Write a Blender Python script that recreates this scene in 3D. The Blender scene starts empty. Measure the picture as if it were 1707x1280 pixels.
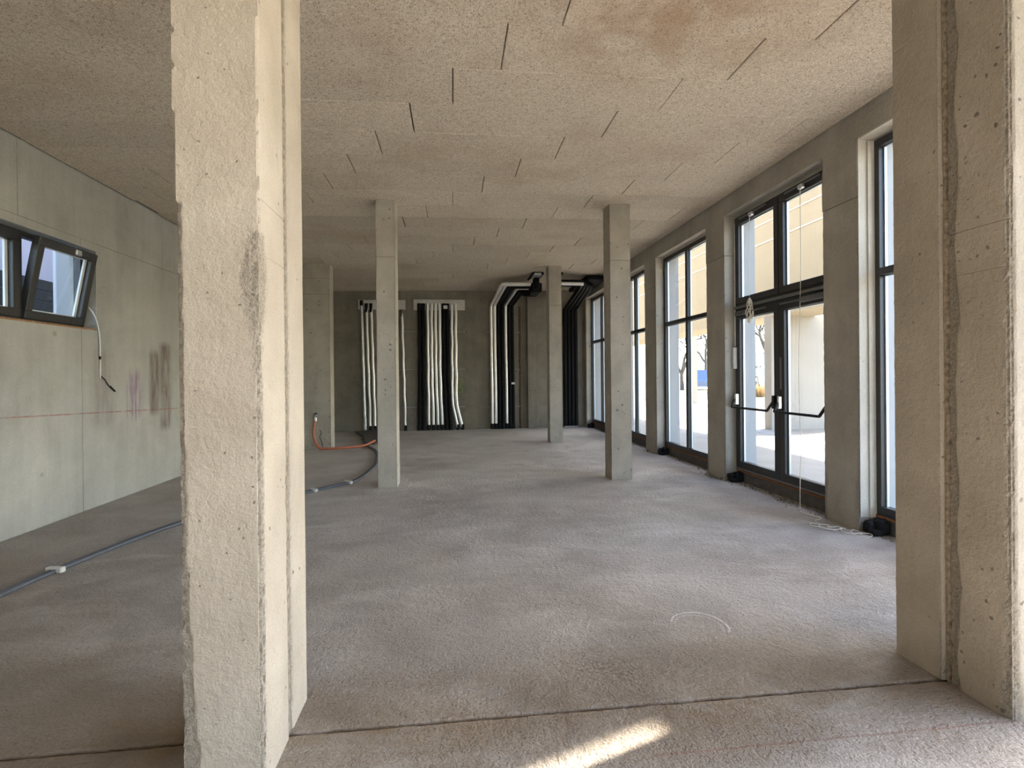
import bpy, math, random
from mathutils import Vector, Matrix, noise
random.seed(7)
sc = bpy.context.scene
COL = sc.collection

# ------------------------------------------------------------------ camera
F_PX, W_PX = 862.4, 1707.0
YAW, PIT, ROL = 0.113525, -0.0025814, -0.0094776
CAM_H = 1.55
cd = bpy.data.cameras.new('camera'); cam = bpy.data.objects.new('camera', cd); COL.objects.link(cam)
cd.sensor_fit = 'HORIZONTAL'; cd.sensor_width = 36.0
cd.lens = F_PX / W_PX * 36.0
cd.shift_y = -(640 - 628.64) / W_PX
cd.clip_start = 0.05; cd.clip_end = 500
_f = Vector((math.sin(YAW), math.cos(YAW), 0)); _r = Vector((math.cos(YAW), -math.sin(YAW), 0)); _u = Vector((0, 0, 1))
f2 = _f * math.cos(PIT) + _u * math.sin(PIT); u2 = _u * math.cos(PIT) - _f * math.sin(PIT)
r3 = _r * math.cos(ROL) + u2 * math.sin(ROL); u3 = u2 * math.cos(ROL) - _r * math.sin(ROL)
m = Matrix((r3, u3, -f2)).transposed().to_4x4(); m.translation = Vector((0, 0, CAM_H))
cam.matrix_world = m
sc.camera = cam

# ------------------------------------------------------------------ sky, sun, exposure
SUN_EL = math.radians(40.0)
SUN_AZ = math.atan(0.36)                       # towards +X, a little towards +Y
SUN_DIR = Vector((math.cos(SUN_EL) * math.cos(SUN_AZ), math.cos(SUN_EL) * math.sin(SUN_AZ), math.sin(SUN_EL)))
world = bpy.data.worlds.new('world'); sc.world = world; world.use_nodes = True
wn = world.node_tree.nodes; wl = world.node_tree.links
wn.clear()
sky = wn.new('ShaderNodeTexSky'); sky.sky_type = 'NISHITA'; sky.sun_disc = False
sky.sun_elevation = SUN_EL; sky.sun_rotation = math.pi / 2 - SUN_AZ
sky.air_density = 1.0; sky.dust_density = 1.5; sky.ozone_density = 1.0
bg = wn.new('ShaderNodeBackground'); bg.inputs['Strength'].default_value = 0.42
wo = wn.new('ShaderNodeOutputWorld')
hs = wn.new('ShaderNodeHueSaturation'); hs.inputs['Saturation'].default_value = 1.0
wl.new(sky.outputs[0], hs.inputs['Color']); wl.new(hs.outputs[0], bg.inputs['Color']); wl.new(bg.outputs[0], wo.inputs['Surface'])
sd = bpy.data.lights.new('sun', 'SUN'); sd.energy = 9.0; sd.angle = math.radians(0.6); sd.color = (1.0, 0.93, 0.82)
sun = bpy.data.objects.new('sun', sd); COL.objects.link(sun)
sun.rotation_euler = SUN_DIR.to_track_quat('Z', 'Y').to_euler(); sun.location = (20, 10, 20)
vs = sc.view_settings
vs.view_transform = 'Standard'; vs.look = 'None'; vs.gamma = 1.0; vs.use_curve_mapping = False
vs.exposure = 2.03

# ------------------------------------------------------------------ dimensions (metres)
XL, XR, YB = -4.33, 3.92, 15.2          # inner faces of left wall, facade wall, back wall
CEIL0, CEILT = 4.045, 0.012             # ceiling height at x=0 and its slight cross fall
def ceil_z(x): return CEIL0 + CEILT * x
XF = 4.09                               # inner plane of the window frames
XO = 4.39                               # outer face of the facade
JOINT_Y = 2.345                         # expansion joint across the floor
Z_LIFT = 3.26                           # pour joint in columns and piers
GROUND = 0.12                           # outside paving level

# ------------------------------------------------------------------ material helpers
MATS = {}
def nmat(name):
    mt = bpy.data.materials.new(name); mt.use_nodes = True
    nt = mt.node_tree; nt.nodes.clear()
    out = nt.nodes.new('ShaderNodeOutputMaterial'); b = nt.nodes.new('ShaderNodeBsdfPrincipled')
    nt.links.new(b.outputs[0], out.inputs[0])
    MATS[name] = mt
    return mt, nt, b
def N(nt, t, **kw):
    n = nt.nodes.new(t)
    for k, v in kw.items():
        if hasattr(n, k): setattr(n, k, v)
        else: n.inputs[k].default_value = v
    return n
def L(nt, a, b): nt.links.new(a, b)
def ramp(nt, fac, stops):
    r = nt.nodes.new('ShaderNodeValToRGB'); e = r.color_ramp.elements
    while len(e) < len(stops): e.new(0.5)
    for i, (p, c) in enumerate(stops):
        e[i].position = p; e[i].color = (c[0], c[1], c[2], 1) if not isinstance(c, (int, float)) else (c, c, c, 1)
    L(nt, fac, r.inputs[0]); return r.outputs[0]
def mixc(nt, fac, a, b, mode='MIX'):
    mx = nt.nodes.new('ShaderNodeMix'); mx.data_type = 'RGBA'; mx.blend_type = mode
    for s, v in ((0, fac), (6, a), (7, b)):
        if isinstance(v, (int, float)): mx.inputs[s].default_value = v
        elif isinstance(v, tuple): mx.inputs[s].default_value = (v[0], v[1], v[2], 1)
        else: L(nt, v, mx.inputs[s])
    return mx.outputs[2]
def math_(nt, op, a, b=None, c=None, clamp=False):
    n = nt.nodes.new('ShaderNodeMath'); n.operation = op; n.use_clamp = clamp
    for i, v in enumerate((a, b, c)):
        if v is None: continue
        if isinstance(v, (int, float)): n.inputs[i].default_value = v
        else: L(nt, v, n.inputs[i])
    return n.outputs[0]
def pos(nt, scale=(1, 1, 1)):
    g = nt.nodes.new('ShaderNodeNewGeometry'); mp = nt.nodes.new('ShaderNodeMapping')
    mp.inputs['Scale'].default_value = scale; L(nt, g.outputs['Position'], mp.inputs['Vector'])
    return mp.outputs[0]
def noise_(nt, vec, scale, detail=4, rough=0.55, dist=0.0):
    n = nt.nodes.new('ShaderNodeTexNoise'); n.inputs['Scale'].default_value = scale
    n.inputs['Detail'].default_value = detail; n.inputs['Roughness'].default_value = rough; n.inputs['Distortion'].default_value = dist
    L(nt, vec, n.inputs['Vector']); return n.outputs['Fac']
def voro(nt, vec, scale, feature='F1', rnd=1.0):
    n = nt.nodes.new('ShaderNodeTexVoronoi'); n.feature = feature; n.inputs['Scale'].default_value = scale
    n.inputs['Randomness'].default_value = rnd; L(nt, vec, n.inputs['Vector']); return n
def bump(nt, h, dist, strength=1.0, nrm=None):
    b = nt.nodes.new('ShaderNodeBump'); b.inputs['Distance'].default_value = dist; b.inputs['Strength'].default_value = strength
    L(nt, h, b.inputs['Height'])
    if nrm is not None: L(nt, nrm, b.inputs['Normal'])
    return b.outputs[0]
def box_mask(nt, p, lo, hi, soft):
    """1 inside the box lo..hi (None = unbounded), soft edges of the given width"""
    sep = nt.nodes.new('ShaderNodeSeparateXYZ'); L(nt, p, sep.inputs[0])
    res = None
    for i in range(3):
        if lo[i] is None: continue
        for sgn, lim in ((1, lo[i]), (-1, hi[i])):
            d = math_(nt, 'MULTIPLY', math_(nt, 'SUBTRACT', sep.outputs[i], lim), sgn / soft)
            d = math_(nt, 'ADD', d, 0.5, clamp=True)
            res = d if res is None else math_(nt, 'MULTIPLY', res, d)
    return res
def simple(name, col, rough=0.5, metal=0.0, spec=0.5, var=0.0, vscale=20):
    mt, nt, b = nmat(name)
    b.inputs['Roughness'].default_value = rough; b.inputs['Metallic'].default_value = metal
    b.inputs['Specular IOR Level'].default_value = spec
    n = noise_(nt, pos(nt), vscale, 3)
    lo = tuple(c * (1 - var) for c in col); hi = tuple(min(1, c * (1 + var)) for c in col)
    L(nt, ramp(nt, n, [(0.3, lo), (0.7, hi)]), b.inputs['Base Color'])
    return mt

def concrete(name, dark, light, pits=1.0, streak=0.35, grain=1.0, mottling=2.2, extra=None, pit_scale=22):
    mt, nt, b = nmat(name)
    p = pos(nt)
    big = noise_(nt, p, mottling, 5, 0.6, 0.4)
    st = noise_(nt, pos(nt, (4.5, 4.5, 0.35)), 1.0, 5, 0.7, 0.5)
    base = ramp(nt, big, [(0.28, dark), (0.72, light)])
    base = mixc(nt, streak, base, ramp(nt, st, [(0.35, tuple(c * 0.72 for c in dark)), (0.65, light)]), 'MIX')
    fine = noise_(nt, p, 120, 3, 0.6)
    base = mixc(nt, 0.30 * grain, base, ramp(nt, fine, [(0.3, 0.45), (0.7, 1.0)]), 'MULTIPLY')
    # blow holes: irregular scattered pits
    pw = nt.nodes.new('ShaderNodeVectorMath'); pw.operation = 'ADD'
    nv = nt.nodes.new('ShaderNodeTexNoise'); nv.inputs['Scale'].default_value = 14; L(nt, p, nv.inputs['Vector'])
    sc_ = nt.nodes.new('ShaderNodeVectorMath'); sc_.operation = 'SCALE'; sc_.inputs['Scale'].default_value = 0.05
    L(nt, nv.outputs['Color'], sc_.inputs[0]); L(nt, p, pw.inputs[0]); L(nt, sc_.outputs[0], pw.inputs[1])
    v = voro(nt, pw.outputs[0], pit_scale)
    sepc = nt.nodes.new('ShaderNodeSeparateColor'); L(nt, v.outputs['Color'], sepc.inputs[0])
    has = math_(nt, 'GREATER_THAN', sepc.outputs[0], 0.6)
    rad = math_(nt, 'MULTIPLY_ADD', sepc.outputs[1], 0.15, 0.05)
    pit = math_(nt, 'MULTIPLY', has, math_(nt, 'LESS_THAN', v.outputs['Distance'], rad))
    clump = ramp(nt, noise_(nt, p, 3.1, 2), [(0.36, 0.15), (0.55, 1.0)])
    pit = math_(nt, 'MULTIPLY', math_(nt, 'MULTIPLY', pit, clump), pits)
    base = mixc(nt, math_(nt, 'MULTIPLY', pit, 0.8), base, tuple(c * 0.3 for c in dark))
    if extra: base = extra(nt, p, base)
    at_ = nt.nodes.new('ShaderNodeAttribute'); at_.attribute_name = 'chip'; chip_ = at_.outputs['Fac']
    agg = noise_(nt, p, 85, 4, 0.7)
    base = mixc(nt, math_(nt, 'MULTIPLY', chip_, 0.38), base, ramp(nt, agg, [(0.36, tuple(c * 0.45 for c in dark)), (0.47, tuple(c * 0.95 for c in dark)), (0.6, tuple(c * 1.08 for c in light))]))
    L(nt, base, b.inputs['Base Color'])
    b.inputs['Roughness'].default_value = 0.85; b.inputs['Specular IOR Level'].default_value = 0.25
    h = math_(nt, 'SUBTRACT', math_(nt, 'MULTIPLY_ADD', fine, 0.25, noise_(nt, p, 28, 5, 0.65)), math_(nt, 'MULTIPLY', pit, 1.2))
    h = math_(nt, 'ADD', h, math_(nt, 'MULTIPLY', math_(nt, 'MULTIPLY', agg, chip_), 3.0))
    L(nt, bump(nt, h, 0.009, 0.9), b.inputs['Normal'])
    return mt

def make_materials():
    concrete('pillar_concrete', (0.47, 0.405, 0.32), (0.64, 0.565, 0.46), pits=1.0, streak=0.10, pit_scale=21)
    concrete('pillar_concrete_shaded', (0.38, 0.335, 0.27), (0.52, 0.465, 0.385), pits=1.0, streak=0.12, pit_scale=21)  # darker copy of the pillar concrete; right pillar's shade put into the colour
    concrete('column_concrete', (0.37, 0.34, 0.285), (0.54, 0.495, 0.42), pits=0.9, streak=0.12, pit_scale=11)
    concrete('facade_concrete', (0.35, 0.325, 0.28), (0.51, 0.475, 0.41), pits=0.8, streak=0.15, pit_scale=11)
    concrete('reveal_concrete', (0.52, 0.48, 0.40), (0.72, 0.68, 0.60), pits=0.6, streak=0.3, pit_scale=18)
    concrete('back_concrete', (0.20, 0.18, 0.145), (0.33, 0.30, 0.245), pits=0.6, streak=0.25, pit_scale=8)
    concrete('slab_concrete', (0.3, 0.28, 0.24), (0.4, 0.37, 0.32))
    def wall_marks(nt, p, base):
        # red chalk line, rust-brown runs, purple marker strokes, tie holes: marks on the wall itself
        wob = noise_(nt, pos(nt, (1, 6, 1.2)), 2.0, 4, 0.7)
        brown = None
        for lo, hi, s in (((None, 7.98, 1.05), (None, 8.22, 1.95), 0.10), ((None, 8.25, 0.80), (None, 8.52, 2.08), 0.10),
                          ((None, 6.78, 0.95), (None, 7.18, 1.92), 0.16)):
            k = box_mask(nt, p, lo, hi, s)
            if lo[1] < 7: k = math_(nt, 'MULTIPLY', k, 0.45)
            brown = k if brown is None else math_(nt, 'MAXIMUM', brown, k)
        brown = math_(nt, 'MULTIPLY', brown, ramp(nt, wob, [(0.3, 0.25), (0.65, 1.0)]))
        base = mixc(nt, math_(nt, 'MULTIPLY', brown, 0.75), base, (0.115, 0.07, 0.058))
        pw = noise_(nt, pos(nt, (1, 22, 1.5)), 1.3, 4, 0.7)
        pur = math_(nt, 'MULTIPLY', box_mask(nt, p, (None, 7.46, 1.02), (None, 7.76, 1.66), 0.14), ramp(nt, pw, [(0.47, 0.0), (0.56, 1.0)]))
        base = mixc(nt, math_(nt, 'MULTIPLY', pur, 0.6), base, (0.21, 0.09, 0.23))
        sep = nt.nodes.new('ShaderNodeSeparateXYZ'); L(nt, p, sep.inputs[0])
        zl = math_(nt, 'MULTIPLY_ADD', sep.outputs[1], -0.0317, 1.364)
        d = math_(nt, 'ABSOLUTE', math_(nt, 'SUBTRACT', sep.outputs[2], zl))
        red = math_(nt, 'MULTIPLY', math_(nt, 'LESS_THAN', d, 0.007), ramp(nt, noise_(nt, p, 9, 4, 0.7), [(0.35, 0.15), (0.6, 1.0)]))
        base = mixc(nt, math_(nt, 'MULTIPLY', red, 0.7), base, (0.30, 0.06, 0.045))
        return base
    concrete('wall_concrete', (0.36, 0.355, 0.32), (0.53, 0.525, 0.48), pits=0.6, streak=0.2, mottling=1.3, extra=wall_marks, pit_scale=12)
    def floor_marks(nt, p, base):
        sep = nt.nodes.new('ShaderNodeSeparateXYZ'); L(nt, p, sep.inputs[0])
        # brown soil stains, one patch by each pillar foot and a band along the joint
        st = ramp(nt, noise_(nt, p, 1.1, 4, 0.6), [(0.42, 0.0), (0.66, 1.0)])
        band = box_mask(nt, p, (None, 1.6, None), (None, 2.75, None), 0.7) if False else math_(nt, 'SUBTRACT', 1.0, math_(nt, 'MULTIPLY', math_(nt, 'ABSOLUTE', math_(nt, 'SUBTRACT', sep.outputs[1], 2.3)), 1.6), clamp=True)
        base = mixc(nt, math_(nt, 'MULTIPLY', math_(nt, 'MULTIPLY_ADD', st, 0.45, 0.5), math_(nt, 'MULTIPLY', band, 1.0)), base, (0.23, 0.155, 0.08))
        brownish = math_(nt, 'MULTIPLY', math_(nt, 'MULTIPLY_ADD', sep.outputs[0], -0.5, -0.3, clamp=True), math_(nt, 'MULTIPLY_ADD', sep.outputs[1], -0.28, 1.75, clamp=True))  # floor gets browner towards the front left
        brownish = math_(nt, 'MULTIPLY', brownish, ramp(nt, noise_(nt, p, 1.7, 5, 0.65), [(0.36, 0.35), (0.58, 1.0)]))
        base = mixc(nt, math_(nt, 'MULTIPLY', brownish, 0.6), base, (0.235, 0.19, 0.14))
        palish = math_(nt, 'MULTIPLY', math_(nt, 'MULTIPLY_ADD', sep.outputs[1], 0.2, -1.0, clamp=True), ramp(nt, noise_(nt, pos(nt, (1, 0.8, 1)), 0.8, 5, 0.65), [(0.36, 0.4), (0.6, 1.0)]))  # floor gets paler towards the back
        base = mixc(nt, math_(nt, 'MULTIPLY', palish, 0.55), base, (0.63, 0.585, 0.535))
        dust = ramp(nt, noise_(nt, pos(nt, (0.6, 1.3, 1)), 1.4, 5, 0.65, 0.6), [(0.5, 0.0), (0.7, 1.0)])
        base = mixc(nt, math_(nt, 'MULTIPLY', dust, 0.45), base, (0.60, 0.575, 0.54))
        # rough honeycombed spot beside the joint
        hx = math_(nt, 'MULTIPLY', math_(nt, 'SUBTRACT', sep.outputs[0], 0.80), 3.2); hy = math_(nt, 'MULTIPLY', math_(nt, 'SUBTRACT', sep.outputs[1], 2.62), 4.5)
        hr = math_(nt, 'SUBTRACT', 1.0, math_(nt, 'SQRT', math_(nt, 'ADD', math_(nt, 'MULTIPLY', hx, hx), math_(nt, 'MULTIPLY', hy, hy))), clamp=True)
        hk = math_(nt, 'MULTIPLY', hr, ramp(nt, noise_(nt, p, 45, 4, 0.7), [(0.47, 1.0), (0.54, 0.0)]))
        base = mixc(nt, math_(nt, 'MULTIPLY', hk, 0.6, clamp=True), base, (0.14, 0.10, 0.06))
        # chalk ring: two noisy arcs
        nz = noise_(nt, p, 5, 3, 0.6)
        for cx, cy, rx, ry, w, a0 in ((1.50, 3.04, 0.165, 0.175, 0.035, 0.9), (1.49, 3.03, 0.14, 0.145, 0.03, 0.5)):
            dx = math_(nt, 'DIVIDE', math_(nt, 'SUBTRACT', sep.outputs[0], cx), rx)
            dy = math_(nt, 'DIVIDE', math_(nt, 'SUBTRACT', sep.outputs[1], cy), ry)
            r = math_(nt, 'SQRT', math_(nt, 'ADD', math_(nt, 'MULTIPLY', dx, dx), math_(nt, 'MULTIPLY', dy, dy)))
            r = math_(nt, 'ADD', r, math_(nt, 'MULTIPLY_ADD', nz, 0.18, -0.09))
            ring = math_(nt, 'LESS_THAN', math_(nt, 'ABSOLUTE', math_(nt, 'SUBTRACT', r, 1.0)), w)
            half = math_(nt, 'GREATER_THAN', math_(nt, 'MULTIPLY_ADD', dx, 0.55, dy), -0.15)
            ring = math_(nt, 'MULTIPLY', math_(nt, 'MULTIPLY', ring, half), ramp(nt, noise_(nt, p, 160, 2), [(0.35, 0.3), (0.55, 1.0)]))
            base = mixc(nt, math_(nt, 'MULTIPLY', ring, a0), base, (0.78, 0.78, 0.78))
        # red chalk line parallel to the joint
        d = math_(nt, 'ABSOLUTE', math_(nt, 'SUBTRACT', sep.outputs[1], math_(nt, 'MULTIPLY_ADD', nz, 0.012, 2.017)))
        k = math_(nt, 'MULTIPLY', math_(nt, 'LESS_THAN', d, 0.006), math_(nt, 'GREATER_THAN', sep.outputs[0], 0.8))
        base = mixc(nt, math_(nt, 'MULTIPLY', k, 0.35), base, (0.25, 0.10, 0.07))
        return base
    # floor: rough screed
    mt, nt, b = nmat('floor_concrete')
    p = pos(nt)
    big = noise_(nt, p, 0.9, 6, 0.6, 0.5)
    base = ramp(nt, big, [(0.28, (0.345, 0.305, 0.272)), (0.5, (0.43, 0.388, 0.35)), (0.74, (0.52, 0.48, 0.44))])
    g1 = noise_(nt, p, 75, 4, 0.65); g2 = noise_(nt, p, 24, 4, 0.6)
    base = mixc(nt, 0.6, base, ramp(nt, g1, [(0.34, 0.38), (0.52, 1.0)]), 'MULTIPLY')
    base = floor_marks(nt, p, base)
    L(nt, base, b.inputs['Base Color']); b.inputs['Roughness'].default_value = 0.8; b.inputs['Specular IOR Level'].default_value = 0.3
    gm = ramp(nt, noise_(nt, p, 2.3, 3), [(0.4, 0.35), (0.65, 1.0)])
    h = math_(nt, 'ADD', math_(nt, 'MULTIPLY', g1, gm), math_(nt, 'MULTIPLY', g2, 0.9))
    L(nt, bump(nt, h, 0.022, 1.0), b.inputs['Normal'])
    # wood wool ceiling boards
    for wname, tone in (('wood_wool', 1.0), ('wood_wool_aged', 0.86)):  # one board in two tones, the darker for the far rows
        mt, nt, b = nmat(wname)
        p = pos(nt)
        oi = nt.nodes.new('ShaderNodeObjectInfo')
        fa = noise_(nt, pos(nt, (1.0, 2.2, 1)), 33, 3, 0.55, 2.2)
        fb = noise_(nt, pos(nt, (2.0, 1.0, 1)), 29, 3, 0.55, 2.6)
        f = math_(nt, 'MAXIMUM', fa, fb)
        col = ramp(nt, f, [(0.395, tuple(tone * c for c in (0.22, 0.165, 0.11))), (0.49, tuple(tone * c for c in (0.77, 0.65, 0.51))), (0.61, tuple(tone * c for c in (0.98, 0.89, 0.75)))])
        warm = ramp(nt, noise_(nt, p, 0.8, 4, 0.6), [(0.5, 0.0), (0.72, 1.0)])
        col = mixc(nt, math_(nt, 'MULTIPLY', warm, 0.35), col, (0.46, 0.30, 0.18))
        col = mixc(nt, 1.0, col, ramp(nt, oi.outputs['Random'], [(0.0, 0.90), (1.0, 1.0)]), 'MULTIPLY')
        # damp rust stain near the opening
        sm = math_(nt, 'MULTIPLY', box_mask(nt, p, (0.7, 2.6, None), (2.1, 4.1, None), 0.9), ramp(nt, noise_(nt, p, 2.2, 4, 0.6), [(0.4, 0.0), (0.6, 1.0)]))
        col = mixc(nt, math_(nt, 'MULTIPLY', sm, 0.5), col, (0.42, 0.24, 0.12))
        L(nt, col, b.inputs['Base Color']); b.inputs['Roughness'].default_value = 0.95; b.inputs['Specular IOR Level'].default_value = 0.1
        L(nt, bump(nt, f, 0.016, 1.0), b.inputs['Normal'])
    # glass: thin pane, lets light through and mirrors a little
    mt = bpy.data.materials.new('glass'); mt.use_nodes = True; nt = mt.node_tree; nt.nodes.clear(); MATS['glass'] = mt
    o = nt.nodes.new('ShaderNodeOutputMaterial'); mx = nt.nodes.new('ShaderNodeMixShader')
    tr = nt.nodes.new('ShaderNodeBsdfTransparent'); tr.inputs[0].default_value = (0.975, 0.985, 0.98, 1)
    gl = nt.nodes.new('ShaderNodeBsdfGlossy'); gl.inputs['Roughness'].default_value = 0.01
    lw = nt.nodes.new('ShaderNodeLayerWeight'); lw.inputs['Blend'].default_value = 0.5
    fz = math_(nt, 'MULTIPLY_ADD', math_(nt, 'POWER', lw.outputs['Facing'], 5.0), 0.5, 0.03)
    L(nt, fz, mx.inputs[0]); L(nt, tr.outputs[0], mx.inputs[1]); L(nt, gl.outputs[0], mx.inputs[2]); L(nt, mx.outputs[0], o.inputs[0])
    simple('anthracite', (0.030, 0.031, 0.033), 0.45, 0.0, 0.5, 0.15)
    simple('spacer', (0.55, 0.60, 0.66), 0.35, 0.6)
    simple('dark_gasket', (0.012, 0.012, 0.013), 0.6)
    simple('grey_metal', (0.22, 0.22, 0.225), 0.4, 0.7, 0.5, 0.1)
    simple('chrome', (0.75, 0.77, 0.80), 0.18, 1.0)
    simple('brown_wood', (0.22, 0.085, 0.035), 0.75, var=0.35, vscale=30)
    simple('raw_wood', (0.33, 0.18, 0.085), 0.8, var=0.3, vscale=25)
    simple('board_dark', (0.10, 0.098, 0.095), 0.8, var=0.3, vscale=12)
    simple('black_rubber', (0.010, 0.010, 0.011), 0.85, var=0.3, spec=0.3)
    simple('black_foam', (0.008, 0.008, 0.009), 0.8, var=0.2, spec=0.2)
    simple('white_pipe', (0.93, 0.92, 0.89), 0.32, 0.45, 0.6, 0.06, 6)
    simple('galvanised', (0.62, 0.65, 0.67), 0.35, 0.75, 0.5, 0.15, 9)
    simple('board_white', (0.62, 0.61, 0.57), 0.85, var=0.12, vscale=6)
    simple('white_plastic', (0.78, 0.78, 0.76), 0.4)
    simple('cord_white', (0.72, 0.69, 0.60), 0.8)
    simple('conduit_grey', (0.10, 0.11, 0.13), 0.5, var=0.12)
    simple('hose_orange', (0.46, 0.13, 0.065), 0.45, var=0.15, vscale=15)
    simple('felt_dark', (0.085, 0.08, 0.075), 0.95, var=0.3)
    simple('joint_filler', (0.12, 0.075, 0.04), 0.95, var=0.5, vscale=30)
    simple('rubble', (0.16, 0.14, 0.115), 0.95, var=0.5, vscale=30)
    simple('foam_joint', (0.27, 0.225, 0.17), 0.95, var=0.5, vscale=40)
    simple('plaster_white', (0.36, 0.36, 0.36), 0.85, var=0.04, vscale=2)
    simple('plaster_cream', (0.41, 0.34, 0.235), 0.85, var=0.04, vscale=1.5)
    simple('paving', (0.22, 0.195, 0.165), 0.85, var=0.12, vscale=1.5)
    simple('paving_shadow', (0.20, 0.19, 0.18), 0.85, var=0.15, vscale=3)
    simple('lawn', (0.30, 0.27, 0.13), 0.95, var=0.3, vscale=0.5)
    simple('asphalt', (0.16, 0.16, 0.165), 0.9, var=0.15, vscale=2)
    simple('bark', (0.085, 0.07, 0.06), 0.95, var=0.3, vscale=6)
    simple('dry_grass', (0.50, 0.36, 0.22), 0.95, var=0.3, vscale=9)
    simple('car_paint', (0.62, 0.66, 0.70), 0.3, 0.3)
    simple('van_blue', (0.10, 0.14, 0.24), 0.35)
    simple('sign_blue', (0.30, 0.46, 0.66), 0.5)
    simple('dark_glass', (0.02, 0.024, 0.03), 0.1)
    simple('tyre', (0.015, 0.015, 0.015), 0.9)
    simple('dark_cladding', (0.016, 0.015, 0.016), 0.7, var=0.2, vscale=8)
    simple('plaster_pale', (0.33, 0.295, 0.25), 0.85, var=0.04, vscale=1.5)
    simple('lavender_render', (0.50, 0.48, 0.56), 0.9, var=0.05, vscale=2)
    simple('lime_paint', (0.22, 0.33, 0.05), 0.8, var=0.3)
make_materials()
M = MATS

# ------------------------------------------------------------------ mesh helpers
class MB:
    def __init__(s): s.v = []; s.f = []; s.smooth = False; s.attr = None
    def add(s, vs, fs):
        o = len(s.v); s.v += [tuple(q) for q in vs]; s.f += [tuple(i + o for i in f) for f in fs]; return s
    def box(s, x0, x1, y0, y1, z0, z1):
        v = [(x, y, z) for z in (z0, z1) for y in (y0, y1) for x in (x0, x1)]
        return s.add(v, [(0, 2, 3, 1), (4, 5, 7, 6), (0, 1, 5, 4), (2, 6, 7, 3), (0, 4, 6, 2), (1, 3, 7, 5)])
    def bevbox(s, x0, x1, y0, y1, z0, z1, b):
        """box with chamfered edges (24 vertices)"""
        c = ((x0, x1), (y0, y1), (z0, z1)); vs = {}; pts = []
        for sx in (0, 1):
            for sy in (0, 1):
                for sz in (0, 1):
                    for ax in range(3):
                        pnt = []
                        for i, sg in enumerate((sx, sy, sz)):
                            e = c[i][sg]
                            pnt.append(e if i == ax else e + (b if sg == 0 else -b))
                        vs[(sx, sy, sz, ax)] = len(pts); pts.append(tuple(pnt))
        fs = []
        for ax in range(3):
            o1, o2 = [i for i in range(3) if i != ax]
            for sg in (0, 1):
                q = []
                for a, bb in ((0, 0), (1, 0), (1, 1), (0, 1)):
                    k = [0, 0, 0]; k[ax] = sg; k[o1] = a; k[o2] = bb; q.append(vs[(k[0], k[1], k[2], ax)])
                fs.append(tuple(q))
            for a in (0, 1):          # edge chamfers running along ax
                for bb in (0, 1):
                    q = []
                    for sg, axx in ((0, o1), (1, o1), (1, o2), (0, o2)):
                        k = [0, 0, 0]; k[ax] = sg; k[o1] = a; k[o2] = bb; q.append(vs[(k[0], k[1], k[2], axx)])
                    fs.append(tuple(q))
        for sx in (0, 1):
            for sy in (0, 1):
                for sz in (0, 1): fs.append(tuple(vs[(sx, sy, sz, a)] for a in range(3)))
        cen = Vector(((x0 + x1) / 2, (y0 + y1) / 2, (z0 + z1) / 2)); out = []
        for f in fs:
            a, b_, c_ = (Vector(pts[i]) for i in f[:3]); n = (b_ - a).cross(c_ - a)
            mid = sum((Vector(pts[i]) for i in f), Vector()) / len(f)
            out.append(f if n.dot(mid - cen) > 0 else tuple(reversed(f)))
        return s.add(pts, out)
    def tube(s, path, r, seg=10, cap=True, rs=None):
        P = [Vector(q) for q in path]; n = len(P); rings = []
        up = None
        for i in range(n):
            t = (P[min(i + 1, n - 1)] - P[max(i - 1, 0)]).normalized()
            if up is None: up = Vector((0, 0, 1)) if abs(t.z) < 0.9 else Vector((1, 0, 0))
            sd_ = t.cross(up)
            if sd_.length < 1e-4: sd_ = t.cross(Vector((0, 1, 0)))
            sd_.normalize(); up = sd_.cross(t).normalized()
            rr = rs[i] if rs else r
            rings.append([P[i] + (sd_ * math.cos(2 * math.pi * k / seg) + up * math.sin(2 * math.pi * k / seg)) * rr for k in range(seg)])
        vs = [q for rg in rings for q in rg]; fs = []
        for i in range(n - 1):
            for k in range(seg):
                k2 = (k + 1) % seg; fs.append((i * seg + k, (i + 1) * seg + k, (i + 1) * seg + k2, i * seg + k2))
        if cap: fs.append(tuple(range(seg))); fs.append(tuple((n - 1) * seg + k for k in reversed(range(seg))))
        s.smooth = True
        return s.add(vs, fs)
    def build(s, name, mat, parent=None, loc=(0, 0, 0), rel=None):
        """rel: shift the vertices by -rel, so world coordinates can be given for a mesh with its origin elsewhere"""
        me = bpy.data.meshes.new(name)
        v = s.v if rel is None else [(a - rel[0], b - rel[1], c - rel[2]) for a, b, c in s.v]
        me.from_pydata(v, [], s.f); me.materials.append(M[mat]); me.update()
        if s.attr:
            at_ = me.attributes.new('chip', 'FLOAT', 'POINT'); at_.data.foreach_set('value', s.attr)
        if s.smooth:
            for p in me.polygons: p.use_smooth = True
            me.set_sharp_from_angle(angle=math.radians(50))
        o = bpy.data.objects.new(name, me); COL.objects.link(o); o.location = loc
        if parent is not None: o.parent = parent
        return o
def empty(name, loc=(0, 0, 0)):
    o = bpy.data.objects.new(name, None); COL.objects.link(o); o.location = loc; o.empty_display_size = 0.2; return o
def tag(o, label=None, cat=None, group=None, kind=None):
    if label: o['label'] = label
    if cat: o['category'] = cat
    if group: o['group'] = group
    if kind: o['kind'] = kind
    return o
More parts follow.
